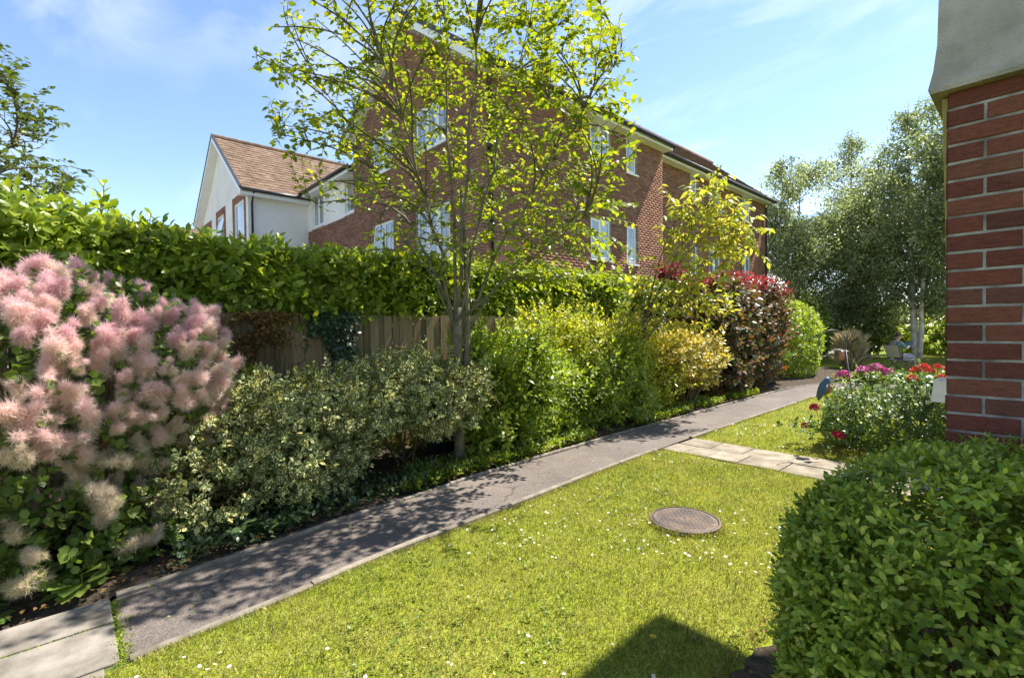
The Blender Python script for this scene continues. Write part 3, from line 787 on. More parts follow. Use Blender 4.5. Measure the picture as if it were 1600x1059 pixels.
def tiles(parent, o, u, s, n, width, length, mat, tw=0.30, ga=0.26, singles=0, keep=None, name='tile'):
    o, u, s, n = (np.array(q, float) for q in (o, u, s, n)); L = []
    for r in range(int(length/ga)):
        for c in range(int(width/tw)+1):
            a = c*tw - (tw/2 if r % 2 else 0)
            x0, x1 = max(a+0.004, 0), min(a+tw-0.004, width)
            if x1-x0 > 0.05: L.append((x0, x1, r*ga-0.02, r*ga+ga+0.03))
    L = np.array(L); cen = o + u*((L[:, 0]+L[:, 1])/2)[:, None] + s*((L[:, 2]+L[:, 3])/2)[:, None]
    if keep is not None: k = keep(cen); L, cen = L[k], cen[k]
    order = np.argsort(np.linalg.norm(cen-CAMP, axis=1)); jit = rng.normal(size=len(L))*0.003
    def corners(i):
        x0, x1, y0, y1 = L[i]; e = jit[i]
        return [o+u*x+s*y+n*z for x, y, z in ((x0,y0,0.012),(x1,y0,0.012),(x1,y1,-0.012),(x0,y1,-0.012),(x0,y0,0.034+e),(x1,y0,0.034+e),(x1,y1,0.008+e),(x0,y1,0.008+e))]
    F = [(0,3,2,1),(4,5,6,7),(0,1,5,4),(1,2,6,5),(2,3,7,6),(3,0,4,7)]
    tm = None
    for i in order[:singles]:
        if tm is None:
            b = MB(); b.add([(-.5,-.5,-.25),(.5,-.5,-.25),(.5,.5,-.75),(-.5,.5,-.75),(-.5,-.5,.5),(.5,-.5,.5),(.5,.5,0),(-.5,.5,0)], F)
            tm = bpy.data.meshes.new(name); tm.from_pydata(b.v, [], b.f); tm.materials.append(mat)
        ob = bpy.data.objects.new(name, tm); C.objects.link(ob); attach(ob, parent)
        w, h = L[i,1]-L[i,0], L[i,3]-L[i,2]; c = cen[i] + n*(0.014+jit[i])
        ob.matrix_basis = Matrix([[u[k]*w, s[k]*h, n[k]*0.04, c[k]] for k in range(3)] + [[0,0,0,1]])
    rest = order[singles:]
    if len(rest):
        mb = MB()
        for i in rest: mb.add(corners(i), F, float(rng.random()))
        mb.build('tile_courses', mat, parent, False, 'stuff')

# ================================================================ BRICK APARTMENT BUILDING
XF, YG, XB, YE1, YE2, XF2 = -8.35, 6.85, -14.75, 14.4, 24.5, -8.83
ZE, ZR, XR = 7.45, 9.85, -11.55
bld = thing('apartment_building', 'three storey red brick apartment block with white windows behind the laurel hedge', 'building', (-11.5, 12, 0))
X1, Y1 = np.array([1.0,0,0]), np.array([0,1.0,0])
op_g = [(-13.5-XB, -12.3-XB, 3.55, 4.75), (-11.1-XB, -9.6-XB, 3.4, 4.7), (-13.5-XB, -12.3-XB, 6.15, 7.3), (-11.1-XB, -9.6-XB, 6.15, 7.3)]
op_f = [(10.66-YG, 11.6-YG, 3.5, 4.65), (12.38-YG, 12.93-YG, 3.5, 4.65), (10.66-YG, 11.6-YG, 6.2, 7.3), (12.38-YG, 12.93-YG, 6.2, 7.3)]
op_2 = [(17.2-YE1, 17.75-YE1, 3.5, 4.65), (18.7-YE1, 19.7-YE1, 3.5, 4.65), (17.2-YE1, 17.75-YE1, 6.2, 7.3), (18.7-YE1, 19.7-YE1, 6.2, 7.3), (21.8-YE1, 22.7-YE1, 3.5, 4.65), (21.8-YE1, 22.7-YE1, 6.2, 7.3)]
mb = MB()
wall_panel(mb, (XB, YG, 0), X1, -Y1, XF-XB, -0.1, ZE, op_g, gable=(XR-XB, ZR-0.1))
wall_panel(mb, (XF, YG, 0), Y1, X1, YE1-YG, -0.1, ZE, op_f)
wall_panel(mb, (XF2, YE1, 0), Y1, X1, YE2-YE1, -0.1, ZE, op_2)
mb.add([(XF,YE1,-.1),(XF2,YE1,-.1),(XF2,YE1,ZE),(XF,YE1,ZE)], [(0,1,2,3)])
mb.add([(XB,YG,-.1),(XB,YG,ZE),(XB,YE2,ZE),(XB,YE2,-.1)], [(0,1,2,3)])
mb.add([(XB,YE2,-.1),(XF2,YE2,-.1),(XF2,YE2,ZE),(XB,YE2,ZE)], [(0,1,2,3)])
mb.add([(XB,YE2,ZE),(XF2,YE2,ZE),(XR,YE2,ZR)], [(0,1,2)])
mb.build('wall', M['mortar'], bld)
gable_top = lambda a: ZE + (ZR-0.1-ZE)*(1-abs(a-(XR-XB))/((XF-XB)/2))
brickwork(bld, (XB, YG, 0), X1, -Y1, XF-XB, 2.4, 9.9, M['farbrick'], op_g, top=gable_top, singles=150, proud=0.004, sel=lambda c: (c[:, 2] > 2.9) & (c[:, 2] < 6.0))
brickwork(bld, (XF, YG, 0), Y1, X1, YE1-YG, 2.4, ZE, M['farbrick'], op_f, singles=150, proud=0.004, sel=lambda c: (c[:, 2] > 2.9) & (c[:, 2] < 6.0))
brickwork(bld, (XF2, YE1, 0), Y1, X1, YE2-YE1, 2.4, ZE, M['farbrick'], op_2, proud=0.004)
for q in op_g: window(bld, (XB, YG, 0), X1, -Y1, *q, lights=2 if q[1]-q[0] < 1.3 else 3, tilt=0.12 if q == op_g[0] else 0)
for q in op_f: window(bld, (XF, YG, 0), Y1, X1, *q, lights=2 if q[1]-q[0] > 0.7 else 1)
for q in op_2: window(bld, (XF2, YE1, 0), Y1, X1, *q, lights=2 if q[1]-q[0] > 0.7 else 1)
# roof: two slopes, eaves overhanging, tiles on the slope seen from the garden
OV = 0.34
def roof_slope(parent, xe, ze, xr, zr, y0, y1, mat, under, singles, keep=None):
    s = np.array([xr-xe, 0, zr-ze]); ln = np.linalg.norm(s); s /= ln; n = np.array([-s[2], 0, s[0]]) if xr > xe else np.array([s[2], 0, -s[0]])
    mb = MB(); mb.obox((xe, y0, ze), Y1, s, n, (0, 0, -0.05), (y1-y0, ln, -0.016)); mb.build('roof_deck', under, parent)
    tiles(parent, (xe, y0, ze), Y1, s, n, y1-y0, ln, mat, singles=singles, keep=keep)
XE = XF + OV; ZD = ZE - 0.02
slope = (ZR-ZE)/(XF-XR); roof_slope(bld, XE, ZE-OV*slope+0.22, XR, ZR+0.16, YG-0.25, YE1+0.12, M['darktile'], M['gutter'], 100)
roof_slope(bld, XE-0.48, ZE-OV*slope+0.22-0.0, XR, ZR+0.10, YE1+0.12, YE2+0.25, M['darktile'], M['gutter'], 0)
mb = MB(); mb.add([(XB-OV,YG-0.25,ZE-OV*slope+0.2),(XB-OV,YE2+0.25,ZE-OV*slope+0.2),(XR,YE2+0.25,ZR+0.13),(XR,YG-0.25,ZR+0.13)], [(0,1,2,3)]); mb.build('back_slope', M['darktile'], bld)
mb = MB(); mb.tube([(XR, YG-0.27, ZR+0.15), (XR, YE2+0.27, ZR+0.15)], 0.11, 8); mb.build('ridge', M['darktile'], bld, True)
zf = ZE-OV*slope+0.22
for xe, ya, yb in ((XE, YG-0.25, YE1+0.10), (XE-0.48, YE1+0.13, YE2+0.2)):
    mb = MB(); mb.box(xe-0.045, xe-0.02, ya, yb, zf-0.18, zf-0.03); mb.box(xe-OV-0.02, xe-0.045, ya, yb, zf-0.17, zf-0.155); mb.build('fascia', M['white'], bld)
    mb = MB(); mb.tube([(xe+0.045, ya, zf-0.05), (xe+0.045, yb, zf-0.05)], 0.075, 8); mb.build('gutter', M['gutter'], bld, True)
# barge boards of the gable
for sx in (-1, 1):
    xe = XR + sx*(XF-XR+OV); P0 = np.array([xe, YG-0.27, zf-0.07]); P1 = np.array([XR, YG-0.27, ZR+0.08]); s = norm(P1-P0); nn = np.array([-s[2]*0, 0, 1.0])
    up = np.array([0,0,1.0]); w = P1-P0
    mb = MB(); mb.obox(P0, w, up, Y1, (0, -0.17, 0), (1, 0.03, 0.028)); mb.obox(P0, w, up, Y1, (0, -0.16, 0.03), (1, -0.145, 0.27)); mb.build('barge_board', M['white'], bld)
    mb = MB(); mb.obox(P0, w, up, Y1, (0, 0.032, -0.01), (1, 0.16, 0.05)); mb.build('verge', M['gutter'], bld)
mb = MB(); mb.tube([(XF+0.06, YG+0.22, 0), (XF+0.06, YG+0.22, zf-0.3), (XE+0.02, YG+0.22, zf-0.1)], 0.034, 8)
for z in (2.2, 3.9, 5.6): mb.box(XF, XF+0.11, YG+0.16, YG+0.28, z, z+0.05)
mb.build('downpipe', M['gutter'], bld, True)
mb = MB(); mb.tube([(XF2+0.06, YE2-0.1, 0), (XF2+0.06, YE2-0.1, zf-0.3), (XE-0.46, YE2-0.1, zf-0.1)], 0.034, 8); mb.build('downpipe', M['gutter'], bld, True)
# soldier course band panels under the big gable window
mb = MB()
for k in range(18): mb.obox((-11.05+k*0.078, YG, 3.0), X1, (0,0,1), -Y1, (0, 0, -0.02), (0.066, 0.26, 0.012), float(rng.random()))
mb.build('soldier_course', M['farbrick'], bld, False, 'stuff')

# ---- link: brick below, white render above, two windows
lnk = thing('link_building', 'low link wing, white render over brick, between brick block and white house', 'building', (-17, 8, 0))
YL = 7.0; XW = -19.1
op_l = [(-18.62-XW, -17.58-XW, 5.46, 6.66), (-15.75-XW, -15.0-XW, 5.46, 6.66)]
mb = MB(); wall_panel(mb, (XW, YL, 0), X1, -Y1, XB-XW, -0.1, 5.4); mb.build('lower_wall', M['mortar'], lnk)
brickwork(lnk, (XW, YL, 0), X1, -Y1, XB-XW, 2.4, 5.4, M['farbrick'], proud=0.004)
mb = MB(); wall_panel(mb, (XW, YL-0.012, 0), X1, -Y1, XB-XW, 5.4, 6.85, op_l); mb.build('rendered_wall', M['whiterender'], lnk)
for q in op_l: window(lnk, (XW, YL-0.012, 0), X1, -Y1, *q, lights=1 if q[1]-q[0] < .9 else 2)
s = norm(np.array([0, 3.0, 2.2])); nn = np.array([0, -s[2], s[1]])
mb = MB(); mb.obox((XW, YL-0.35, 6.72), X1, s, nn, (-1.5, 0, -0.05), (XB-XW-0.01, 5.2, -0.014)); mb.build('roof_deck', M['gutter'], lnk)
ZRW, XRW, XEW, ZEW = 9.55, -22.85, -18.78, 6.62
tiles(lnk, (XW-1.5, YL-0.35, 6.72), X1, s, nn, XB-XW+1.49, 4.6, M['tile'], keep=lambda c: c[:, 2] > ZEW + (XEW - c[:, 0])*(ZRW-ZEW)/(XEW-XRW) + 0.02)
mb = MB(); mb.box(XW+0.3, XB-0.01, YL-0.37, YL-0.345, 6.58, 6.74); mb.box(XW+0.3, XB-0.01, YL-0.345, YL-0.015, 6.58, 6.60); mb.build('fascia', M['white'], lnk)
mb = MB(); mb.tube([(XW+0.3, YL-0.42, 6.72), (XB-0.01, YL-0.42, 6.72)], 0.06, 8); mb.build('gutter', M['gutter'], lnk, True)

# ================================================================ WHITE HOUSE
wh = thing('rendered_house', 'white rendered gabled house with brown tiled roof beyond the hedge', 'house', (-23, 8, 0))
XLW, YW = -26.6, 4.9
op_w = [(0.45, 1.55, 5.1, 6.3), (2.95, 4.05, 5.1, 6.45), (5.7, 7.05, 4.95, 6.45)]
mb = MB(); wall_panel(mb, (XLW, YW, 0), X1, -Y1, XW-XLW, -0.1, 6.7, op_w, gable=(XRW-XLW, 9.5))
mb.add([(XW,YW,-.1),(XW,12,-.1),(XW,12,6.7),(XW,YW,6.7)], [(0,1,2,3)]); mb.add([(XLW,YW,-.1),(XLW,YW,6.7),(XLW,12,6.7),(XLW,12,-.1)], [(0,1,2,3)])
mb.build('wall', M['whiterender'], wh)
for q in op_w:
    surr = MB(); b = 0.26
    for (a0, a1, c0, c1) in ((q[0]-b, q[0], q[2]-b, q[3]+b), (q[1], q[1]+b if q[1] < 6.9 else q[1]+0.2, q[2]-b, q[3]+b), (q[0], q[1], q[3], q[3]+b), (q[0], q[1], q[2]-b, q[2])):
        w = a1-a0; h = c1-c0; nx = max(1, int(round(w/(0.1125 if w > h else 0.26)))); nz = max(1, int(round(h/(0.26 if w > h else 0.075))))
        for i in range(nx):
            for k in range(nz):
                surr.obox((XLW, YW, 0), X1, (0,0,1), -Y1, (a0+w*i/nx+0.004, c0+h*k/nz+0.004, 0.0), (a0+w*(i+1)/nx-0.004, c0+h*(k+1)/nz-0.004, 0.022), float(rng.random()))
    surr.build('window_surround', M['farbrick'], wh, False, 'stuff')
    mp = MB()
    for (a0, a1, c0, c1) in ((q[0]-b, q[0], q[2]-b, q[3]+b), (q[1], q[1]+(b if q[1] < 6.9 else .2), q[2]-b, q[3]+b), (q[0], q[1], q[3], q[3]+b), (q[0], q[1], q[2]-b, q[2])):
        mp.obox((XLW, YW, 0), X1, (0,0,1), -Y1, (a0, c0, 0.001), (a1, c1, 0.016))
    mp.build('surround_mortar', M['mortar'], wh)
    window(wh, (XLW, YW, 0), X1, -Y1, *q, lights=1, tilt=0.2 if q is op_w[1] else 0.0, depth=0.05)
roof_slope(wh, XEW, ZEW, XRW, ZRW, YW-0.3, 12.0, M['tile'], M['gutter'], 300, keep=lambda c: c[:, 2] > 6.72 + (c[:, 1]-(YL-0.35))*2.2/3.0 - 0.02)
sl = (ZRW-ZEW)/(XEW-XRW); mb = MB(); mb.add([(XLW-0.35, YW-0.3, ZEW-0.05), (XLW-0.35, 12, ZEW-0.05), (XRW, 12, ZRW), (XRW, YW-0.3, ZRW)], [(0,1,2,3)]); mb.build('back_slope', M['tile'], wh)
rt = MB()
for k in range(17): rt.tube([(XRW, YW-0.3+k*0.45, ZRW+0.02), (XRW, YW-0.3+k*0.45+0.46, ZRW+0.035)], 0.1, 8, float(rng.random()))
rt.build('ridge_tiles', M['tile'], wh, False, 'stuff')
for xe, xs in ((XEW, 1), (XLW-0.35, -1)):
    P0 = np.array([xe, YW-0.32, ZEW-0.02]); w = np.array([XRW, YW-0.32, ZRW+0.03])-P0; up = np.array([0,0,1.0])
    mb = MB(); mb.obox(P0, w, up, Y1, (0, -0.20, 0.0), (1, -0.02, 0.03)); mb.obox(P0, w, up, Y1, (0, -0.19, 0.03), (1, -0.17, 0.32)); mb.build('barge_board', M['white'], wh)
    mb = MB(); mb.obox(P0, w, up, Y1, (0, -0.018, -0.02), (1, 0.09, 0.05)); mb.build('verge', M['gutter'], wh)
mb = MB(); mb.box(XEW-0.03, XEW-0.005, YW-0.28, 7.0, ZEW-0.22, ZEW-0.05); mb.box(XW, XEW-0.03, YW-0.28, 7.0, ZEW-0.22, ZEW-0.2); mb.build('fascia', M['white'], wh)
mb = MB(); mb.tube([(XEW+0.05, YW-0.28, ZEW-0.04), (XEW+0.05, 7.0, ZEW-0.04)], 0.062, 8); mb.build('gutter', M['gutter'], wh, True)
mb = MB(); mb.tube([(XEW+0.05, YW+0.12, ZEW-0.05), (XW+0.07, YW+0.12, ZEW-0.4), (XW+0.07, YW+0.12, 0)], 0.036, 8); mb.build('downpipe', M['gutter'], wh, True)

# distant roof left of the white house
fh = thing('distant_house', 'distant low house showing only a brown roof line over the hedge', 'house', (-42, 5, 0))
mb = MB(); mb.box(-48, -41, -8, 14, -0.1, 7.2); mb.build('wall', M['farbrick'], fh)
s = norm(np.array([-3.8, 0, 2.6])); nn = np.array([s[2]*1.0, 0, -s[0]])
tiles(fh, (-40.7, -8.3, 7.15), Y1, s, nn, 22.6, 4.4, M['tile'], tw=0.6, ga=0.33)
mb = MB(); mb.add([(-40.7,-8.3,7.13),(-40.7,14.3,7.13),(-44.4,14.3,9.65),(-44.4,-8.3,9.65),(-48.2,-8.3,7.13),(-48.2,14.3,7.13)], [(0,1,2,3),(3,2,5,4)]); mb.build('roof_deck', M['gutter'], fh)

# ================================================================ NEAR WING (right edge of the view)
wing = thing('brick_wing', 'near red brick wall corner with grey roughcast render above', 'building', (1, 4, 0))
XP, YP, ZB = -0.27, 2.77, 2.57
mb = MB(); wall_panel(mb, (XP, YP, 0), X1, -Y1, 5.0, -0.1, 5.2); wall_panel(mb, (XP, 5.6, 0), -Y1, -X1, 5.6-YP, -0.1, 5.2)
mb.add([(XP,5.6,-.1),(XP,5.6,5.2),(4.73,5.6,5.2),(4.73,5.6,-.1)], [(0,1,2,3)]); mb.build('wall', M['mortar'], wing)
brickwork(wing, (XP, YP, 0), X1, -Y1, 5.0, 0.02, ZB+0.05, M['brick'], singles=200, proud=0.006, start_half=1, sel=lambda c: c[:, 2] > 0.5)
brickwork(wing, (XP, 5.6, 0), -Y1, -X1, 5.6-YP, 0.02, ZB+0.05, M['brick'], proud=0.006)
# roughcast with a bell-cast drip at its foot, wrapped round the corner
prof = [(0.055, ZB-0.005), (0.06, ZB+0.012), (0.045, ZB+0.09), (0.034, ZB+0.2), (0.03, ZB+0.4), (0.032, 5.2)]
mb = MB(); V = []
for d, z in prof:
    V += [(XP-d, 5.6, z), (XP-d, YP-d, z), (4.73, YP-d, z)]
F = [(i*3+j, i*3+j+1, i*3+j+4, i*3+j+3) for i in range(len(prof)-1) for j in range(2)]
b0 = len(V); V += [(XP, 5.6, ZB-0.005), (XP, YP, ZB-0.005), (4.73, YP, ZB-0.005)]; F += [(0, b0, b0+1, 1), (1, b0+1, b0+2, 2)]
mb.add(V, F); mb.build('render_coat', M['render'], wing)
mb = MB(); mb.add([(XP-0.024,YP+0.03,ZB-0.01),(XP-0.024,YP+0.09,ZB-0.01),(XP-0.005,YP+0.09,1.7),(XP-0.005,YP+0.03,1.7),(XP-0.004,YP+0.03,ZB-0.01),(XP-0.004,YP+0.09,ZB-0.01)],
                  [(0,1,2,3),(0,3,4),(1,5,2),(4,3,2,5),(0,4,5,1)]); mb.build('corner_strip', M['ochre'], wing)
EW, EZ = XP-0.53, 5.3
mb = MB(); mb.add([(EW,YP-0.4,EZ),(EW,5.78,EZ),(2.2,5.78,EZ+2.3),(2.2,YP-0.4,EZ+2.3),(5.2,YP-0.4,EZ),(5.2,5.78,EZ)], [(0,1,2,3),(3,2,5,4)])
mb.add([(EW,YP-0.4,EZ-.14),(EW,5.78,EZ-.14),(5.2,5.78,EZ-.14),(5.2,YP-0.4,EZ-.14),(EW,YP-0.4,EZ-.002),(EW,5.78,EZ-.002),(5.2,5.78,EZ-.002),(5.2,YP-0.4,EZ-.002)], [(0,3,2,1),(0,1,5,4),(1,2,6,5),(2,3,7,6),(3,0,4,7)])
mb.build('roof', M['darktile'], wing)

# ================================================================ FENCE
fence = thing('board_fence', 'weathered brown close-board timber fence behind the planted bed', 'fence', (-5.6, 6, 0))
XFN = -5.6; shapes = []
for k in range(4):
    b = MB(); w = 0.0525; tx = 0.004*(k-1.5)
    b.add([(-0.008,-w,0),(-0.008,w,0),(0.010,w,0),(0.004,-w,0),(-0.008,-w+tx*.3,1),(-0.008,w+tx*.3,1),(0.010,w+tx*.3,1),(0.004,-w+tx*.3,1)], [(0,3,2,1),(4,5,6,7),(0,1,5,4),(1,2,6,5),(2,3,7,6),(3,0,4,7)])
    me = bpy.data.meshes.new('plank'); me.from_pydata(b.v, [], b.f); me.materials.append(M['fence']); shapes.append(me)
yy = -1.5; k = 0
while yy < 18.5:
    o = bpy.data.objects.new('plank', shapes[k % 4]); C.objects.link(o); attach(o, fence)
    h = 1.66 + 0.006*rng.normal()
    o.matrix_basis = Matrix.Translation((XFN + (0.020 if k % 2 else 0.0) + 0.0008*rng.normal(), yy, 0.13 + 0.004*rng.normal())) @ Matrix.Rotation(0.006*rng.normal(), 4, 'X') @ Matrix.Diagonal((1, 1, h, 1))
    yy += 0.0985 + 0.004*rng.random(); k += 1
for z in (0.4, 1.0, 1.55):
    mb = MB(); mb.box(XFN-0.07, XFN-0.012, -1.5, 18.5, z, z+0.07); mb.build('rail', M['fence'], fence)
for q in range(9):
    mb = MB(); mb.box(XFN-0.13, XFN-0.075, -1.4+q*2.4, -1.3+q*2.4, 0, 1.72); mb.build('post', M['fence'], fence)
mb = MB(); mb.box(XFN-0.02, XFN+0.008, -1.5, 18.5, -0.05, 0.125); mb.build('gravel_board', M['fence'], fence)

# ================================================================ TREES
def bez(a, m, b, n):
    u = np.linspace(0, 1, n)[:, None]
    return (1-u)**2*a + 2*u*(1-u)*m + u*u*b

def grow(root, trunk, limbs, sec_t, ter_t, bark, limb_name='limb', r_sec=0.014, r_ter=0.005, up=0.35):
    """trunk + limbs given as point lists with radii; secondary and tertiary branches reach for target points.
       returns the tertiary twigs (for leaves)"""
    mb = MB(); mb.tube(trunk[0], trunk[1], 10); mb.build('trunk', bark, root, True)
    nodes, dirs = [], []
    for pts, rad in limbs:
        m = MB(); m.tube(pts, rad, 8); m.build(limb_name, bark, root, True)
        nodes.append(pts[2:]); dirs.append(norm(np.gradient(pts, axis=0))[2:])
    nodes = np.concatenate(nodes); dirs = np.concatenate(dirs)
    tw = []
    def attach_to(T, r0, r1, n, maxd):
        nonlocal nodes, dirs
        out = MB(); new, newd, res = [], [], []
        for p in T:
            v = p - nodes; d = np.linalg.norm(v, axis=1)
            cost = d*(1 + 0.9*np.maximum(0, 0.15 - v[:, 2]/(d+1e-6))) + 0.35*np.maximum(0, -(v*dirs).sum(1))
            i = int(np.argmin(cost)); a = nodes[i]; L = d[i]
            if L < 0.05 or L > maxd: continue
            m = a + (p-a)*0.2 + dirs[i]*L*0.28 + np.array([0, 0, up*L*0.2]) + rng.normal(size=3)*L*0.06
            pts = bez(a, m, p, n); out.tube(pts, np.linspace(r0, r1, n), 4, cap=False)
            new.append(pts[1:]); newd.append(norm(np.gradient(pts, axis=0))[1:]); res.append(pts)
        if new: nodes = np.concatenate([nodes]+new); dirs = np.concatenate([dirs]+newd)
        return out, res
    o1, r1 = attach_to(sec_t, r_sec, r_sec*0.35, 7, 3.0); o1.build('branches', bark, root, True, 'stuff')
    o2, r2 = attach_to(ter_t, r_ter, 0.0015, 5, 1.6); o2.build('twigs', bark, root, True, 'stuff')
    return r1, r2

def twig_leaves(tw, spacing, size, droop=0.15, start=0.25):
    P, D, Nn, S = [], [], [], []
    for pts in tw:
        d = np.linalg.norm(np.diff(pts, axis=0), axis=1); L = d.sum(); n = max(3, int(L*(1-start)/spacing))
        t = np.linspace(start, 1, n); cum = np.concatenate([[0], np.cumsum(d)])/L
        q = np.stack([np.interp(t, cum, pts[:, k]) for k in range(3)], 1)
        tg = norm(np.gradient(q, axis=0)); side = norm(np.cross(tg, [0, 0, 1.0]) + 1e-4)
        sg = np.where(np.arange(n) % 2 == 0, 1, -1)[:, None]
        dd = norm(tg*0.55 + side*sg*0.8 + rng.normal(size=(n, 3))*0.3 - np.array([0, 0, droop]))
        nn = norm(np.array([0, 0, 1.0]) + rng.normal(size=(n, 3))*0.45 + tg*0.2)
        P.append(q); D.append(dd); Nn.append(nn); S.append(size*(0.6 + 0.6*rng.random(n)))
    return np.concatenate(P), np.concatenate(D), np.concatenate(Nn), np.concatenate(S)

def ellip(n, c, r, shell=0.0):
    d = rand_dir(n); rad = (shell**3 + (1-shell**3)*rng.random(n))**(1/3)
    return np.array(c) + d*rad[:, None]*np.array(r)

# -- the many-stemmed tree in the middle.  camera-right is (0.677, 0.736), away is (-0.736, 0.677)
CR, CA, UP = np.array([0.677, 0.736, 0]), np.array([-0.736, 0.677, 0]), np.array([0, 0, 1.0])
tb = np.array([-4.5, 3.3, 0.0])
def T(s, a, h): return tb + CR*s + CA*a + UP*h
tree = thing('ornamental_tree', 'many-stemmed young tree with glowing yellow-green leaves in the bed before the brick block', 'tree', tuple(tb))
trunk = (np.array([T(0,0,-0.05), T(0.0,0,0.5), T(-0.01,0,1.0), T(0.0,0,1.5), T(0.02,0,1.85)]), np.array([0.07,0.056,0.052,0.055,0.045]))
lm = []
for e, r0, k in (((-0.15,0.3,5.9),0.034,0.1), ((0.42,0.1,6.2),0.036,-0.05), ((1.0,0.5,5.6),0.03,-0.05), ((-1.0,-0.3,5.4),0.03,0.12),
                 ((-1.75,0.5,4.7),0.026,0.25), ((1.75,-0.2,4.4),0.026,0.1), ((-1.4,0.9,3.5),0.022,0.2), ((1.6,0.9,3.2),0.022,0.1), ((1.35,-0.5,2.75),0.02,-0.15)):
    st = T(0.03*rng.normal(), 0.03*rng.normal(), 1.25 + 0.5*rng.random())
    en = T(*e); mid = st*0.5 + en*0.5 - (CR*e[0]*k + CA*e[1]*0.15) + UP*0.1; 
    if e[2] > 4.5: mid = T(e[0]*0.35, e[1]*0.35, 1.6 + (e[2]-1.6)*0.5)
    p = bez(st, mid, en, 14) + np.concatenate([np.zeros((2, 3)), rng.normal(size=(12, 3))*0.018])
    lm.append((p, np.linspace(r0*0.7, 0.004, 14)))
# a second main stem beside the trunk
p = bez(T(0.06,0.02,0.9), T(0.16,0.0,1.6), T(0.05,0.1,3.2), 12); lm.append((p, np.linspace(0.04, 0.015, 12)))
ce = T(0.04, 0.05, 4.15)
def crown_pts(n, shell):
    q = ellip(n, (0,0,0), (1,1,1), shell)
    return ce + CR*(q[:, 0:1]*2.12) + CA*(q[:, 1:2]*1.75) + UP*(q[:, 2:3]*2.05)
sec = crown_pts(170, 0.35)
ter = crown_pts(1950, 0.25)
ter = np.concatenate([ter, T(0,0,0) + CR*(0.3+1.7*rng.random((150,1))) + CA*(rng.normal(size=(150,1))*0.5) + UP*(2.05+0.9*rng.random((150,1)))])
sv = (ter-tb)@CR; ter = ter[~((sv < -0.7) & (ter[:, 2] < 3.35) & (rng.random(len(ter)) < 0.8))]
lump = smooth_noise(ter, 2.4, 5); ter = ter[lump > -0.55]
r1, r2 = grow(tree, trunk, lm, sec, ter, M['bark'])
P, D, Nn, S = twig_leaves(r2, 0.033, 0.080)
P2, D2, N2, S2 = twig_leaves(r1, 0.07, 0.085, start=0.45)
foliage(tree, M['tree'], leaf_tpl(0.6, ((0.3, 0.9), (0.66, 0.85)), 0.2, 0.2), np.concatenate([P, P2]), np.concatenate([D, D2]), np.concatenate([Nn, N2]), np.concatenate([S, S2]), singles=300, name='crown')

# -- small golden tree further along the bed
gb = np.array([-4.62, 7.56, 0.0])
gt = thing('golden_tree', 'small slender tree with pale gold-green drooping leaves by the copper shrub', 'tree', tuple(gb))
def G(s, a, h): return gb + CR*(s*0.86-0.16 if h > 0.3 else 0) + CA*a + UP*h
trunk = (np.array([G(0,0,-.05), G(0.02,0,0.7), G(0.0,0,1.3), G(0.08,0,1.8)]), np.array([0.04,0.034,0.03,0.026])); lm = []
for e in ((1.35,0,3.2), (0.75,0.2,3.45), (1.6,-0.1,4.0), (0.2,-0.2,2.7), (0.55,-0.2,2.3), (1.9,0.1,3.1), (1.5,-0.2,2.6)):
    st = G(0.03, 0, 1.2 + 0.5*rng.random()); en = G(*e); lm.append((bez(st, st*0.5+en*0.5+UP*0.15-CR*0.15, en, 12), np.linspace(0.02, 0.005, 12)))
ter = np.concatenate([G(c[0],0,c[1]) + rng.normal(size=(int(c[3]*2.1), 3))*c[2]*1.15 + UP*(0.28 if c[1] > 2.6 else 0.0) for c in
    ((1.15,3.3,.22,34),(1.65,3.2,.2,26),(0.75,2.75,.2,24),(1.2,2.75,.24,30),(1.9,2.8,.2,26),(1.45,3.75,.14,14),(0.25,2.3,.2,24),(0.1,1.9,.2,22),(0.8,2.2,.2,22),(1.35,2.3,.2,22),(2.1,3.0,.15,14),(0.5,1.85,.2,16))])
r1, r2 = grow(gt, trunk, lm, ter[::9], ter, M['bark'], r_sec=0.008, r_ter=0.004)
P, D, Nn, S = twig_leaves(r2, 0.035, 0.14, droop=0.45, start=0.1)
foliage(gt, M['golden'], L_LANCE, P, D, Nn, S, singles=250, name='crown')

# -- tree leaning in at the left edge, standing behind the laurel hedge
lt = thing('edge_tree', 'dark leafy tree leaning in at the left edge above the hedge', 'tree', (-11.1, -1.6, 0))
cL = np.array([-10.95, -1.85, 4.6])
trunk = (np.array([(-11.1,-1.6,-.1), (-11.05,-1.6,1.5), (-10.9,-1.55,3.0)]), np.array([0.12,0.1,0.08]))
lm = []
for q in ellip(11, cL, (1.7, 1.7, 1.7), 0.6):
    st = np.array([-10.93, -1.56, 2.2+rng.random()]); lm.append((bez(st, (st+q)/2+UP*0.3, q, 12), np.linspace(0.05, 0.01, 12)))
ter = np.concatenate([ellip(1150, cL, (2.05, 2.05, 2.0), 0.3), cL + np.array([1.3,1.6,-0.7]) + rng.normal(size=(36, 3))*np.array([.3,.3,.2])])
r1, r2 = grow(lt, trunk, lm, ter[::7], ter, M['twig'], r_sec=0.015)
P, D, Nn, S = twig_leaves(r2, 0.034, 0.12, start=0.1)
foliage(lt, M['edgeleaf'], L_OVAL, P, D, Nn, S, name='crown')

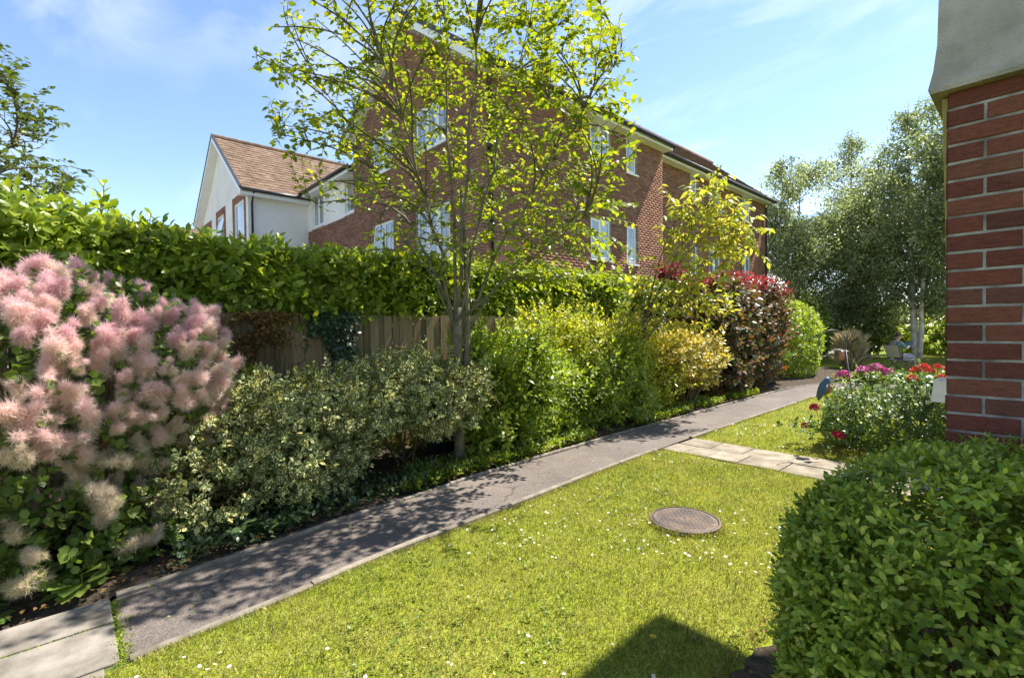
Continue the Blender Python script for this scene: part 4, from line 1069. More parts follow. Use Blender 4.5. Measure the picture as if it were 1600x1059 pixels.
# -- birches at the far end
def birch(name, label, base, h, rad, stemsN, nleaf, lean=(0, 0), seed=1, zc=0.58, rz=0.42):
    base = np.array(base, float); root = thing(name, label, 'tree', tuple(base), 'birch trees at the end of the garden')
    top = base + np.array([lean[0], lean[1], h]); nodes = []
    for k in range(stemsN):
        off = np.array([math.cos(k*2.2+seed), math.sin(k*2.2+seed), 0])*(0.16 if stemsN > 1 else 0)
        e = top + off*h*0.55 - UP*(0.06*h*k)
        pts = bez(base + off*0.5 - UP*0.1, base + off*2.2 + UP*h*0.45, e, 16) + rng.normal(size=(16, 3))*0.02
        m = MB(); m.tube(pts, np.linspace(0.15 if k == 0 else 0.11, 0.012, 16), 9); m.build('trunk', M['birchbark'], root, True); nodes.append(pts[3:])
    nodes = np.concatenate(nodes); cc = base + np.array([lean[0]*.6, lean[1]*.6, h*zc])
    T_ = ellip(480, cc, (rad, rad, h*rz), 0.25); T_ = T_[smooth_noise(T_, 1.6, seed) > -0.3]
    m = MB(); P, A = [], []
    for t in T_:
        v = t - nodes; d = np.linalg.norm(v, axis=1); i = int(np.argmin(d*(1+1.2*np.maximum(0, 0.45-v[:, 2]/(d+1e-6)))))
        a = nodes[i]; mid = (a+t)/2 + UP*d[i]*0.22; pts = bez(a, mid, t, 7); m.tube(pts, np.linspace(0.02, 0.005, 7), 4, cap=False)
        for q in pts[2:]:
            P.append(q)
    m.build('branches', M['twig'], root, True, 'stuff')
    P = np.array(P); w = rng.integers(0, len(P), nleaf)
    drop = rng.random(nleaf)**1.3
    pos = P[w] + rng.normal(size=(nleaf, 3))*np.array([.16, .16, .10]) - UP*(drop*0.55)[:, None]
    pos = pos[pos[:, 2] > 0.6]; n = len(pos)
    scatter_leaves('crown', M['birch'], root, L_LOW, pos, norm(rng.normal(size=(n, 3))*0.7 - UP*0.5), norm(rng.normal(size=(n, 3))*0.8+UP*0.3), 0.125*(0.5+0.8*rng.random(n)))
birch('birch_tree', 'tall birch with pale twin trunk beside the reading person', (-3.6, 27.4, 0), 11.6, 3.3, 2, 42000, (0.5, 0.6), 3)
birch('birch_tree', 'bushy birch filling the gap beside the end of the brick block', (-8.6, 27.8, 0), 10.4, 3.3, 2, 44000, (0.2, 0.0), 8, 0.50, 0.50)
birch('birch_tree', 'lower birch with loose crown between the two taller birches', (-5.9, 29.5, 0), 9.6, 3.2, 2, 34000, (0.0, 0.4), 5, 0.52, 0.46)
birch('birch_tree', 'birch crown rising beside the near brick wall edge', (-2.0, 31.0, 0), 13.0, 3.4, 2, 42000, (0.3, 0.2), 12, 0.54, 0.46)
birch('birch_tree', 'slim birch top poking up behind the other birches', (-7.4, 33.0, 0), 12.6, 2.0, 1, 22000, (0.1, 0.1), 21)

# ================================================================ HEDGES AND SHRUBS
def shrub(name, label, cat, base, blobs, mat, tpl, nspr, nl, length, leaf, singles=0, inner=0.35, twigs=14, up=0.5, rj=0.45, group=None, theta=(35, 70), barkmat=None, shoots=0, shoot_len=0.3, **kw):
    root = thing(name, label, cat, base, group)
    P, D, Nn, S = shrub_leaves(blobs, nspr, nl, length, leaf, up, 1.0, rj, theta, **kw)
    if inner:
        sm = [(b[0], b[1], b[2], b[3]*0.72, b[4]*0.72, b[5]*0.78, b[6]) for b in blobs]
        p2, d2, n2, s2 = shrub_leaves(sm, int(nspr*inner), nl, length, leaf*1.15, up, 1.0, 0.7, theta, **kw)
        P, D, Nn, S = np.concatenate([P, p2]), np.concatenate([D, d2]), np.concatenate([Nn, n2]), np.concatenate([S, s2])
    if shoots:                                     # long leafy shoots breaking the outline
        p3, n3 = blob_surface(blobs, shoots*4, depth=0.03); k3 = np.where(n3[:, 2] > -0.1)[0][:shoots]; p3, n3 = p3[k3], n3[k3]
        ax = norm(n3*0.7 + UP*0.8 + rng.normal(size=p3.shape)*0.4); ln = shoot_len*(0.4 + 0.9*rng.random(len(p3)))
        p4, d4, n4, s4 = sprigs(p3 - ax*0.06, ax, 11, ln, leaf*1.05, (30, 65)); P, D, Nn, S = np.concatenate([P, p4]), np.concatenate([D, d4]), np.concatenate([Nn, n4]), np.concatenate([S, s4])
        m3 = MB()
        for q3 in range(len(p3)): m3.tube([p3[q3]-ax[q3]*0.12, p3[q3]+ax[q3]*ln[q3]], [0.004, 0.0015], 4, cap=False)
        m3.build('shoots', barkmat or M['twig'], root, True, 'stuff')
    foliage(root, mat, tpl, P, D, Nn, S, singles)
    if twigs:
        q, _ = blob_surface(blobs, twigs*3, depth=0.25); stems(root, barkmat or M['twig'], base, q[:twigs], 0.016, 0.004)
    return root

# laurel hedge behind the fence
lh = thing('laurel_hedge', 'tall glossy laurel hedge rising behind the board fence', 'hedge', (-6.6, 6, 0))
P, D, Nn, S = [], [], [], []
def add(t):
    for a, b in zip((P, D, Nn, S), t): a.append(b)
n = 4200
y = -2.5 + 18.5*rng.random(n); z = 1.72 + (0.80 + 0.15*np.clip((0.9-y)/0.8, 0, 1))*rng.random(n)
p = np.stack([-5.74 - 0.22*rng.random(n)**2 + 0.17*smooth_noise(np.stack([y*0, y, z], 1), 3.0, 4), y, z], 1)
p[:, 0] -= 0.25*np.clip((z-2.3)/0.45, 0, 1)**2
ax = norm(np.stack([np.full(n, 0.9), rng.normal(size=n)*0.5, 0.45+rng.normal(size=n)*0.4], 1)); add(sprigs(p, ax, 7, 0.17, 0.145))
n = 2800
y = -2.5 + 18.5*rng.random(n); x = -5.95 - 1.3*rng.random(n)
ztop = 2.44 + 0.09*smooth_noise(np.stack([x, y, y*0], 1), 2.2, 9) + 0.17*np.clip((0.9-y)/0.8, 0, 1) + 0.12*np.clip((y-8)/5, 0, 1)
p = np.stack([x, y, ztop - 0.12*rng.random(n)], 1); ax = norm(np.stack([rng.normal(size=n)*0.35, rng.normal(size=n)*0.35, np.ones(n)], 1)); add(sprigs(p, ax, 7, 0.18, 0.145))
n = 5200
y = -2.5 + 18.5*rng.random(n); p = np.stack([-6.0-1.2*rng.random(n), y, 0.8+1.7*rng.random(n)], 1); add(sprigs(p, rand_dir(n), 6, 0.2, 0.12))
inner_q = tuple(q.pop() for q in (P, D, Nn, S)); scatter_leaves('inner_foliage', M['laurel'], lh, L_LOW, *inner_q)
Pc, Dc, Nc, Sc = (np.concatenate(q) for q in (P, D, Nn, S)); kp = (Pc[:, 1] > -1.9) & (Pc[:, 1] < 14.5); Pc, Dc, Nc, Sc = Pc[kp], Dc[kp], Nc[kp], Sc[kp]
foliage(lh, M['laurel'], L_LAUREL, Pc, Dc, Nc, Sc, singles=300, score=np.linalg.norm(Pc-CAMP, axis=1) + np.where(Pc[:, 2] < 1.8, 50, 0) + np.where(Pc[:, 1] < 0.1, 50, 0))
# young upright shoots on its near end
n = 330; y = np.concatenate([-1.6 + 2.5*rng.random(110), 0.9 + 14*rng.random(220)]); x = -5.85 - 0.9*rng.random(n); hh = np.where(y < 0.9, 0.18 + 0.26*rng.random(n), 0.10 + 0.14*rng.random(n))
p = np.stack([x, y, 2.42 + 0.16*np.clip((0.9-y)/0.8, 0, 1) + 0.12*np.clip((y-8)/5, 0, 1) + 0.06*rng.normal(size=n)], 1); ax = norm(np.stack([rng.normal(size=n)*0.2, rng.normal(size=n)*0.2, np.ones(n)], 1))
q = sprigs(p, ax, 9, hh, 0.135, (25, 60)); foliage(lh, M['laurel_new'], L_LAUREL, *q, singles=0, name='young_shoots')
mb = MB()
for i in range(n): mb.tube([p[i]-ax[i]*0.3, p[i]+ax[i]*hh[i]], [0.006, 0.003], 4, cap=False)
for i in range(60):
    b = np.array([-6.5+0.3*rng.normal(), -2+18*rng.random(), 0]); mb.tube(bez(b, b+UP*1.2, b+np.array([0.7*rng.normal()*0.5, 0.4*rng.normal(), 2.4]), 6), np.linspace(0.03, 0.006, 6), 5)
mb.build('stems', M['twig'], lh, True, 'stuff')

# clipped hedge in the near right corner
ch = thing('clipped_hedge', 'rounded clipped small-leaved hedge in the near right corner by the brick wall', 'hedge', (0.2, 1.9, 0))
blobs = [(0.54, 2.07, 0.59, 1.15, 0.68, 0.61, 3.7)]
P, D, Nn, S = shrub_leaves(blobs, 17000, 6, 0.048, 0.0295, 0.35, 1.0, 0.55, (30, 75), lump=0.03, freq=7, seed=3, depth=0.07)
p2, d2, n2, s2 = shrub_leaves([(0.55, 2.07, 0.54, 1.03, 0.59, 0.53, 3.7)], 5200, 6, 0.07, 0.036, 0.3, 1.0, 0.9, (40, 80), lump=0.04, freq=6, seed=4, depth=0.12)
kp = ((P[:, 0] < 0.35) | (rng.random(len(P)) < 0.4)) & ((P[:, 1] < 2.6) | (P[:, 2] > 0.95) | (rng.random(len(P)) < 0.25)); P, D, Nn, S = P[kp], D[kp], Nn[kp], S[kp]
kp = (p2[:, 0] < 0.3) | (rng.random(len(p2)) < 0.3); p2, d2, n2, s2 = p2[kp], d2[kp], n2[kp], s2[kp]
sc = np.linalg.norm(P-CAMP, axis=1) + np.where((P[:, 0] > 0.35) | (P[:, 2] < 0.5), 20, 0)
foliage(ch, M['box'], L_BOX, np.concatenate([P, p2]), np.concatenate([D, d2]), np.concatenate([Nn, n2]), np.concatenate([S, s2]), 300, np.concatenate([sc, np.full(len(p2), 99.0)]))
mb = MB()
for i in range(160):
    q = np.array([0.55+1.9*(rng.random()-.5), 2.07+1.1*(rng.random()-.5), 0.3+0.6*rng.random()]); b = np.array([q[0]*0.8+0.1, 1.94+(q[1]-1.94)*0.4, 0.0])
    mb.tube(bez(b, (b+q)/2+rng.normal(size=3)*0.05, q + norm(q-np.array([0.48,1.94,0.3]))*0.12, 6), np.linspace(0.008, 0.002, 6), 4, cap=False)
mb.build('twigs', M['twig'], ch, True, 'stuff')

# smoke bush
sb_base = (-4.55, 0.0, 0)
sb = thing('smoke_bush', 'smoke bush covered in fluffy pink plumes beside the path', 'shrub', sb_base)
SB = [(-4.75, 0.05, 1.15, 0.85, 0.95, 0.85, 2.0), (-4.55, 0.45, 1.25, 0.6, 0.55, 0.6, 2.0), (-4.45, -0.45, 0.85, 0.62, 0.75, 0.8, 2.0), (-4.3, -0.2, 0.4, 0.5, 0.7, 0.4, 2.0)]
P, D, Nn, S = shrub_leaves(SB, 2100, 7, 0.12, 0.062, 0.5, 1.0, 0.5, (30, 75), lump=0.1, freq=4, seed=6, depth=0.2)
foliage(sb, M['smokeleaf'], L_ROUND, P, D, Nn, S, 200)
q, _ = blob_surface(SB, 60, depth=0.4); stems(sb, M['twig'], sb_base, q[:34], 0.022, 0.005)
mb = MB(); mb.tube(bez(np.array([-4.32,0.12,0.0]), np.array([-4.3,0.14,0.35]), np.array([-4.42,0.2,0.9]), 6), np.linspace(0.026, 0.018, 6), 7); mb.build('stem', simple_mat('ochre_bark', (0.17,0.10,0.04), (0.27,0.16,0.06), 14, 0.85, 0.2, 0.3), sb, True)

def plume_mat(name, a, b):
    m, nt, out = new_mat(name); g_ = NT(nt)
    at = g_.n('ShaderNodeAttribute', attribute_name='rnd').outputs['Fac']
    obr = g_.n('ShaderNodeObjectInfo').outputs['Random']
    f = g_.math('ADD', at, g_.math('MULTIPLY', g_.math('SUBTRACT', obr, 0.5), 0.35), True)
    col = g_.mix(f, a, b); p = g_.bsdf(col, 0.8, 0.1); t = g_.n('ShaderNodeBsdfTranslucent'); g_.l(col, t.inputs['Color'])
    mx = g_.n('ShaderNodeMixShader'); mx.inputs[0].default_value = 0.5
    g_.l(p.outputs[0], mx.inputs[1]); g_.l(t.outputs[0], mx.inputs[2]); g_.l(mx.outputs[0], out.inputs[0]); return m
PM = [plume_mat('pink_plume', (0.82, 0.72, 0.55), (0.88, 0.63, 0.64)), plume_mat('rosy_plume', (0.80, 0.61, 0.56), (0.84, 0.55, 0.59)), plume_mat('cream_plume', (0.64, 0.57, 0.36), (0.80, 0.68, 0.56))]
def plume_mesh(seed, mat, nf=3000):
    """fluffy panicle: thousands of fine curved hairs round a few branchlets, axis +Z, unit length"""
    gen = np.random.default_rng(seed)
    nb = 5; lc = np.stack([gen.normal(size=nb)*0.13, gen.normal(size=nb)*0.13, np.linspace(0.22, 0.80, nb)], 1); lr = np.array([0.20, 0.27, 0.27, 0.22, 0.15])
    w = gen.choice(nb, nf, p=lr**2/(lr**2).sum()); dr_ = norm(gen.normal(size=(nf, 3))); rr = gen.random(nf)**0.5
    o = lc[w] + dr_*(lr[w]*rr*0.75)[:, None]
    d = norm(dr_*0.9 + gen.normal(size=(nf, 3))*0.6); ln = 0.07 + 0.12*gen.random(nf) + 0.16*gen.random(nf)**5
    s = norm(np.cross(d, gen.normal(size=(nf, 3))))*0.0045
    bend = gen.normal(size=(nf, 3))*0.018
    a, b_, m1, m2, tip = o-s, o+s, o+d*(ln*.55)[:, None]+bend+s*.8, o+d*(ln*.55)[:, None]+bend-s*.8, o+d*ln[:, None]+bend*1.5
    co = np.stack([a, b_, m1, tip, m2], 1).reshape(-1, 3)
    tl = np.array([0,1,2,4,4,2,3]); loops = (tl[None]+(np.arange(nf)*5)[:, None]).ravel(); starts = (np.array([0,4])[None]+(np.arange(nf)*7)[:, None]).ravel()
    f = np.clip(co[:, 2]*0.9 - 0.05 + gen.normal(size=len(co))*0.08, 0, 1)
    me = np_mesh('plume', co, loops, starts, False, {'rnd': f}); me.materials.append(mat); return me
PL = [[plume_mesh(10*i+k, PM[i]) for k in range(3)] for i in range(3)]
def put_plume(p, axis, size, kind):
    o = bpy.data.objects.new('plume', PL[kind][int(rng.integers(3))]); C.objects.link(o); attach(o, sb)
    q = Vector(axis).to_track_quat('Z', 'Y').to_matrix().to_4x4()
    o.matrix_basis = Matrix.Translation(p) @ q @ Matrix.Rotation(rng.random()*6.28, 4, 'Z') @ Matrix.Diagonal((size, size, size*(1.0+0.3*rng.random()), 1))
pp, nn = blob_surface(SB, 3200, lump=0.08, freq=4, seed=6, depth=0.04)
view = norm(CAMP - pp); face = (nn*view).sum(1)
ok = (face > -0.25); pp, nn = pp[ok], nn[ok]; chosen = []
for p, nrm_ in zip(pp, nn):
    hi = np.clip((p[2]-0.55)/0.7, 0, 1)
    if rng.random() > 0.22 + 0.78*hi: continue
    if any(np.linalg.norm(p-c) < 0.075 for c in chosen): continue
    gap = smooth_noise(p[None], 5.5, 31)[0]
    if gap < -0.75: continue
    chosen.append(p)
    ax = norm(nrm_*0.7 + UP*0.75 + rng.normal(size=3)*0.25)
    kind = 2 if (p[2] < 0.95 and rng.random() < 0.7) else (1 if (p[2] > 1.5 and rng.random() < 0.6) else 0)
    put_plume(tuple(p - ax*0.06), ax, 0.172*(0.6+0.65*rng.random()), kind)
for p in ((-3.98,-0.22,0.42), (-3.95,-0.38,0.25), (-3.9,-0.12,0.3), (-4.0,-0.5,0.5), (-4.02,0.0,0.62), (-3.92,0.2,0.5)):
    put_plume(p, norm(np.array([0.4,-0.2,0.7])+rng.normal(size=3)*0.2), 0.15, 2)

# variegated shrub in two bushes
shrub('variegated_shrub', 'wide cream-edged variegated shrub beside the smoke bush', 'shrub', (-4.6, 1.2, 0),
      [(-4.65,0.95,0.72,0.48,0.55,0.48,2.2), (-4.7,1.6,0.76,0.62,0.6,0.44,2.3), (-4.35,0.75,0.45,0.34,0.42,0.42,2.0), (-4.95,2.05,0.84,0.42,0.5,0.40,2.2), (-4.40,1.35,0.55,0.4,0.45,0.40,2.0), (-4.34,0.7,0.30,0.30,0.5,0.28,2.0), (-4.42,1.85,0.50,0.34,0.45,0.36,2.0), (-4.9,1.5,0.4,0.4,0.8,0.4,2.0)],
      M['holly'], L_OVAL, 2900, 8, 0.10, 0.062, singles=300, twigs=14, lump=0.13, freq=5, seed=21, depth=0.2, up=0.45, theta=(30, 75), shoots=90, shoot_len=0.2)
shrub('variegated_shrub', 'variegated cream-edged shrub arching around the tree trunk', 'shrub', (-4.85, 2.8, 0),
      [(-4.75,2.55,0.92,0.50,0.5,0.33,2.3), (-4.72,3.05,0.98,0.42,0.40,0.36,2.3), (-4.42,2.25,0.74,0.36,0.45,0.30,2.0), (-4.42,2.85,0.88,0.3,0.45,0.3,2.0), (-4.28,3.2,0.92,0.26,0.34,0.33,2.2)],
      M['holly'], L_OVAL, 1750, 8, 0.10, 0.062, singles=200, twigs=6, lump=0.13, freq=5, seed=22, depth=0.2, up=0.45, theta=(30, 75), shoots=70, shoot_len=0.2)
# green shrubs along the bed
shrub('green_shrub', 'bright green jagged-leaved shrub right of the variegated one', 'shrub', (-4.75, 4.1, 0),
      [(-4.78,3.85,0.92,0.42,0.48,0.66,2.2), (-4.65,4.5,0.78,0.42,0.50,0.66,2.0), (-4.48,4.1,0.38,0.34,0.6,0.36,2.0), (-4.85,4.9,0.9,0.36,0.4,0.6,2.0)],
      M['kerria'], L_OVAL, 1250, 7, 0.2, 0.092, singles=200, twigs=14, lump=0.2, freq=4, seed=23, depth=0.22, up=0.7, shoots=110, shoot_len=0.4)
shrub('lime_shrub', 'flat-topped lime-green clipped shrub against the fence', 'shrub', (-5.15, 5.8, 0),
      [(-5.12,5.3,1.25,0.40,0.62,0.60,3.0), (-5.05,6.3,1.15,0.42,0.70,0.62,2.6), (-5.05,5.8,0.6,0.36,0.9,0.5,2.4)],
      M['lime'], L_OVAL, 1400, 7, 0.14, 0.072, singles=150, twigs=22, lump=0.14, freq=4, seed=24, depth=0.2, up=0.8, shoots=130, shoot_len=0.26)
shrub('green_shrub', 'dense mid-green shrub spilling to the kerb below the lime shrub', 'shrub', (-4.75, 5.6, 0),
      [(-4.72,5.25,0.55,0.36,0.45,0.55,2.0), (-4.68,6.0,0.62,0.36,0.5,0.60,2.0), (-4.7,6.8,0.75,0.36,0.5,0.66,2.0)],
      M['kerria'], L_OVAL, 1100, 7, 0.18, 0.085, singles=120, twigs=12, lump=0.19, freq=4, seed=25, depth=0.22, up=0.65, shoots=120, shoot_len=0.4)
shrub('leafy_shrub', 'rounded green shrub with upright shoots in front of the golden tree', 'shrub', (-4.95, 7.5, 0),
      [(-4.98,7.45,0.9,0.45,0.65,0.72,2.2), (-4.75,7.7,0.5,0.40,0.7,0.5,2.0)], M['lime'], L_OVAL, 1000, 7, 0.16, 0.078, singles=60, twigs=10, lump=0.12, freq=4, seed=26, depth=0.2, up=0.9, shoots=90, shoot_len=0.4)
shrub('golden_shrub', 'yellow gold-edged shrub in front of the dark copper shrub', 'shrub', (-4.7, 8.9, 0),
      [(-4.72,8.6,0.95,0.48,0.62,0.55,2.2), (-4.65,9.4,0.85,0.46,0.55,0.55,2.2)], M['spotted'], L_OVAL, 850, 8, 0.17, 0.095, singles=150, twigs=16, lump=0.17, freq=4, seed=27, depth=0.2, up=0.6, shoots=90, shoot_len=0.3)
shrub('copper_shrub', 'big dark copper-leaved shrub overhanging the path', 'shrub', (-5.1, 11.4, 0),
      [(-5.08,11.3,1.30,0.78,1.45,1.28,2.5), (-5.0,13.1,1.20,0.72,1.5,1.22,2.5), (-4.9,10.9,0.6,0.60,1.0,0.58,2.4)],
      M['copper'], L_ROUND, 2500, 6, 0.12, 0.11, singles=300, twigs=20, lump=0.14, freq=3, seed=28, depth=0.22, up=0.35, shoots=110, shoot_len=0.4)
shrub('red_shrub', 'red-leaved shrub glowing above the copper shrub', 'shrub', (-5.9, 12.2, 0),
      [(-5.25,12.2,2.52,0.60,1.7,0.36,2.0), (-5.15,13.7,2.42,0.55,0.9,0.32,2.0), (-6.0,10.6,2.85,0.28,0.4,0.28,2.0), (-5.8,12.2,1.6,0.3,0.6,0.9,2.0)], M['red'], L_OVAL, 1000, 6, 0.18, 0.11, twigs=10, lump=0.12, freq=3, seed=29, depth=0.14, up=0.8, inner=0.2)
shrub('lime_hedge', 'rounded bright green clipped hedge beyond the copper shrub', 'hedge', (-5.2, 16.2, 0),
      [(-5.2,16.2,1.1,0.75,1.4,1.15,2.6)], M['kerria'], L_OVAL, 1700, 7, 0.10, 0.085, twigs=14, lump=0.07, freq=3, seed=30, depth=0.14, up=0.5, shoots=60, shoot_len=0.18)
# flowering low hedge with geraniums on the right
shrub('flower_hedge', 'low glossy small-leaved hedge below the pink and coral geraniums', 'hedge', (-0.9, 7.8, 0),
      [(-1.2,7.6,0.48,0.72,0.85,0.42,2.6), (-0.3,7.5,0.5,0.75,0.85,0.44,2.6), (-1.55,7.5,0.38,0.40,0.5,0.40,2.0)], M['rose'], L_OVAL, 3000, 7, 0.09, 0.052, singles=100, twigs=16, lump=0.09, freq=5, seed=33, depth=0.14, up=0.6, shoots=70, shoot_len=0.22)

shrub('green_undergrowth', 'light green ferny undergrowth between the smoke bush and the fence', 'shrub', (-5.2, 1.5, 0),
      [(-5.2,1.25,0.85,0.28,0.40,0.40,2.0), (-5.25,1.95,0.75,0.25,0.5,0.42,2.0), (-5.2,2.9,0.5,0.3,0.6,0.35,2.0)], M['kerria'], L_OVAL, 420, 7, 0.14, 0.07, twigs=8, lump=0.12, freq=5, seed=35, depth=0.12, up=0.9)
shrub('dark_undergrowth', 'dark leafy undergrowth beneath the smoke bush', 'shrub', (-4.4, -0.2, 0),
      [(-4.4,-0.5,0.22,0.45,0.7,0.24,2.0), (-4.35,0.35,0.20,0.36,0.5,0.22,2.0)], M['smokeleaf'], L_ROUND, 420, 7, 0.1, 0.06, twigs=0, lump=0.08, freq=5, seed=36, depth=0.12, up=0.9)

# far background shrubs closing the garden
for i, (x, y, rx_, ry_, h, mt, lab) in enumerate((
    (-7.6, 24.5, 1.5, 1.4, 3.0, 'bg', 'dark evergreen shrub under the birches beside the lime hedge'),
    (-6.4, 30.0, 1.6, 1.5, 3.2, 'bg', 'dark background shrub behind the shepherd hook'),
    (-4.4, 33.0, 2.0, 1.3, 2.8, 'kerria', 'mid-green background shrub left of the pale birch trunk'),
    (-1.3, 33.5, 2.2, 1.4, 3.0, 'bg', 'dark background shrub right of the pale birch trunk'),
    (1.8, 34.0, 2.2, 1.4, 3.4, 'kerria', 'sunlit background shrub nearest the brick wall edge'),
    (-9.5, 32.0, 2.0, 2.0, 4.2, 'bg', 'tall background shrub behind the end of the brick block'),
    (-0.6, 29.0, 0.8, 0.8, 1.9, 'copper', 'small copper-leaved background shrub right of the birch'))):
    shrub('background_shrub', lab, 'shrub', (x, y, 0), [(x, y, h*0.5, rx_, ry_, h*0.5, 2.2), (x+0.6, y-0.5, h*0.35, rx_*0.7, ry_*0.8, h*0.36, 2.0)], M[mt], L_LOW, 1300, 7, 0.25, 0.15, twigs=8, lump=0.25, freq=1.8, seed=40+i, depth=0.3, up=0.4, group='shrubs closing the far end of the garden')
# pale feathery grass clump
fg = thing('feather_grass', 'pale cream feathery clump below the birches behind the hook', 'plant', (-4.5, 20.2, 0))
n = 2600; a = rng.random(n)*6.28; r_ = 0.3*rng.random(n)
d = norm(np.stack([np.cos(a)*0.2, np.sin(a)*0.2, np.ones(n)], 1) + rng.normal(size=(n, 3))*0.16)
pos = np.stack([-4.5+r_*np.cos(a), 20.2+r_*np.sin(a), 0.05+0.8*rng.random(n)], 1)
scatter_leaves('foliage', M['feather'], fg, leaf_tpl(0.09, flat=True, curl=0.3), pos, d, rand_dir(n), 0.35+0.3*rng.random(n))

# ---- climbers on the fence
iv = thing('ivy', 'dark ivy hanging over the fence top', 'climber', (-5.57, 2.3, 1.2))
n = 900; P = np.stack([-5.56+0.07*rng.random(n), 2.28+0.27*(rng.random(n)+rng.random(n)-1)*1.2, 1.83-0.62*rng.random(n)**1.2], 1)
P[:, 2] += (1.83-P[:, 2])*np.clip(0.25-0.9*smooth_noise(P*np.array([0,1,0]), 9, 61), -0.4, 0.95)
D = norm(np.stack([0.5*np.ones(n), rng.normal(size=n)*0.5, -0.6+0.4*rng.normal(size=n)], 1)); Nn = norm(np.stack([np.ones(n), rng.normal(size=n)*0.3, 0.5*np.ones(n)], 1))
scatter_leaves('foliage', M['ivy'], iv, L_ROUND, P, D, Nn, 0.055*(0.6+0.7*rng.random(n)))
dv = thing('dead_climber', 'brown withered climber matted on the fence', 'climber', (-5.57, 1.5, 1.2))
n = 1500; P = np.stack([-5.56+0.08*rng.random(n), 1.5+0.16*rng.normal(size=n), 1.80-0.65*rng.random(n)**1.2], 1)
P[:, 2] += (1.83-P[:, 2])*np.clip(0.1-0.8*smooth_noise(P*np.array([0,1,0]), 11, 62), -0.3, 0.9); P = P[smooth_noise(P, 14, 63) > -0.35]; n = len(P)
D = norm(rng.normal(size=(n, 3))*np.array([.4, .7, .7]) - UP*0.5); scatter_leaves('foliage', M['dead'], dv, L_LOW, P, D, norm(rng.normal(size=(n, 3))+np.array([1.2,0,0])), 0.05*(0.5+0.8*rng.random(n)))
mb = MB()
for k in range(26):
    y0 = 1.5+0.27*(rng.random()*2-1); pts = np.array([(-5.55, y0+0.05*rng.normal(), 0.3), (-5.53, y0+0.1*rng.normal(), 0.9), (-5.54, y0+0.12*rng.normal(), 1.75)]); mb.tube(bez(*pts, 7), 0.004, 4, cap=False)
mb.build('stems', M['twig'], dv, True, 'stuff')

# ---- small plants at the front of the bed
def rosette(name, label, base, nleaf, size, mat, tpl, tilt=(25, 65), group=None):
    root = thing(name, label, 'plant', base, group); b = np.array(base, float)
    a = np.arange(nleaf)*2.4 + rng.random()*6; el = np.radians(tilt[0] + (tilt[1]-tilt[0])*rng.random(nleaf))
    d = np.stack([np.cos(a)*np.cos(el), np.sin(a)*np.cos(el), np.sin(el)], 1); st = size*(0.6+0.5*rng.random(nleaf))
    mb = MB(); pos = []
    for i in range(nleaf):
        e = b + d[i]*st[i]*np.array([0.5, 0.5, 1.0]); mb.tube([b, b+d[i]*st[i]*0.5+UP*0.02, e], [0.004, 0.003, 0.0025], 4, cap=False); pos.append(e)
    mb.build('stalks', M['kerria'], root, True, 'stuff'); pos = np.array(pos)
    dd = norm(d*np.array([1,1,0.15]) + rng.normal(size=d.shape)*0.12); nn = norm(UP + d*0.25 + rng.normal(size=d.shape)*0.15)
    single_leaves('leaf', mat, root, tpl, pos, dd, nn, size*(0.8+0.4*rng.random(nleaf)))
    return root
HB = leaf_tpl(0.36, ((0.3, 0.8), (0.65, 0.95)), 0.2, 0.25)
def hellebore(label, base, k):
    rosette('hellebore', label, base, k, 0.15, M['bluegreen'], HB, (25, 70), 'hellebores at the front of the bed')
hellebore('hellebore with fingered leaves under the variegated shrub, nearer the smoke bush', (-4.06, 0.92, 0.04), 12)
hellebore('hellebore with fingered leaves under the variegated shrub, further along the kerb', (-4.10, 1.28, 0.04), 12)
hellebore('hellebore at the kerb below the green shrub', (-4.32, 5.0, 0.04), 11)
hellebore('hellebore at the kerb below the leafy shrub', (-4.42, 6.9, 0.04), 12)
hellebore('hellebore at the kerb below the golden shrub', (-4.45, 8.2, 0.04), 14)
hellebore('hellebore at the kerb beside the copper shrub', (-4.45, 9.2, 0.04), 14)
rosette('round_leaved_plant', 'round-leaved plant at the path edge under the smoke bush', (-3.95, 0.02, 0.02), 16, 0.13, M['smokeleaf'], L_ROUND, (15, 75))
rosette('round_leaved_plant', 'round-leaved seedling at the left end of the bed edge', (-3.86, -0.35, 0.02), 10, 0.08, M['smokeleaf'], L_ROUND, (15, 75))
# uncountable ground cover and litter in the bed
n = 3600; yy = 1.2+10.5*rng.random(n); xx = lx(yy)-0.08-0.55*rng.random(n)**1.4; k = smooth_noise(np.stack([xx, yy, xx*0], 1), 5, 77) > -0.35
xx, yy = xx[k], yy[k]; n = len(xx); q = sprigs(np.stack([xx, yy, np.full(n, 0.05)], 1), norm(np.stack([rng.normal(size=n)*.4, rng.normal(size=n)*.4, np.ones(n)], 1)), 6, 0.10, 0.06)
gc = scatter_leaves('ground_cover', M['kerria'], None, L_OVAL, *q); tag(gc, 'low leafy ground cover along the bed kerb', 'ground cover')
n = 420; yy = 0.5+2.9*rng.random(n); xx = lx(yy)-0.07-0.5*rng.random(n); q = sprigs(np.stack([xx, yy, np.full(n, 0.05)], 1), norm(np.stack([rng.normal(size=n)*.5, rng.normal(size=n)*.5, np.ones(n)], 1)), 6, 0.11, 0.062)
gc = scatter_leaves('ground_cover', M['bluegreen'], None, L_OVAL, *q); tag(gc, 'dark low ground cover under the variegated shrubs', 'ground cover')
n = 2600; yy = -0.5+13*rng.random(n); xx = lx(yy)-0.05-1.2*rng.random(n)**1.6
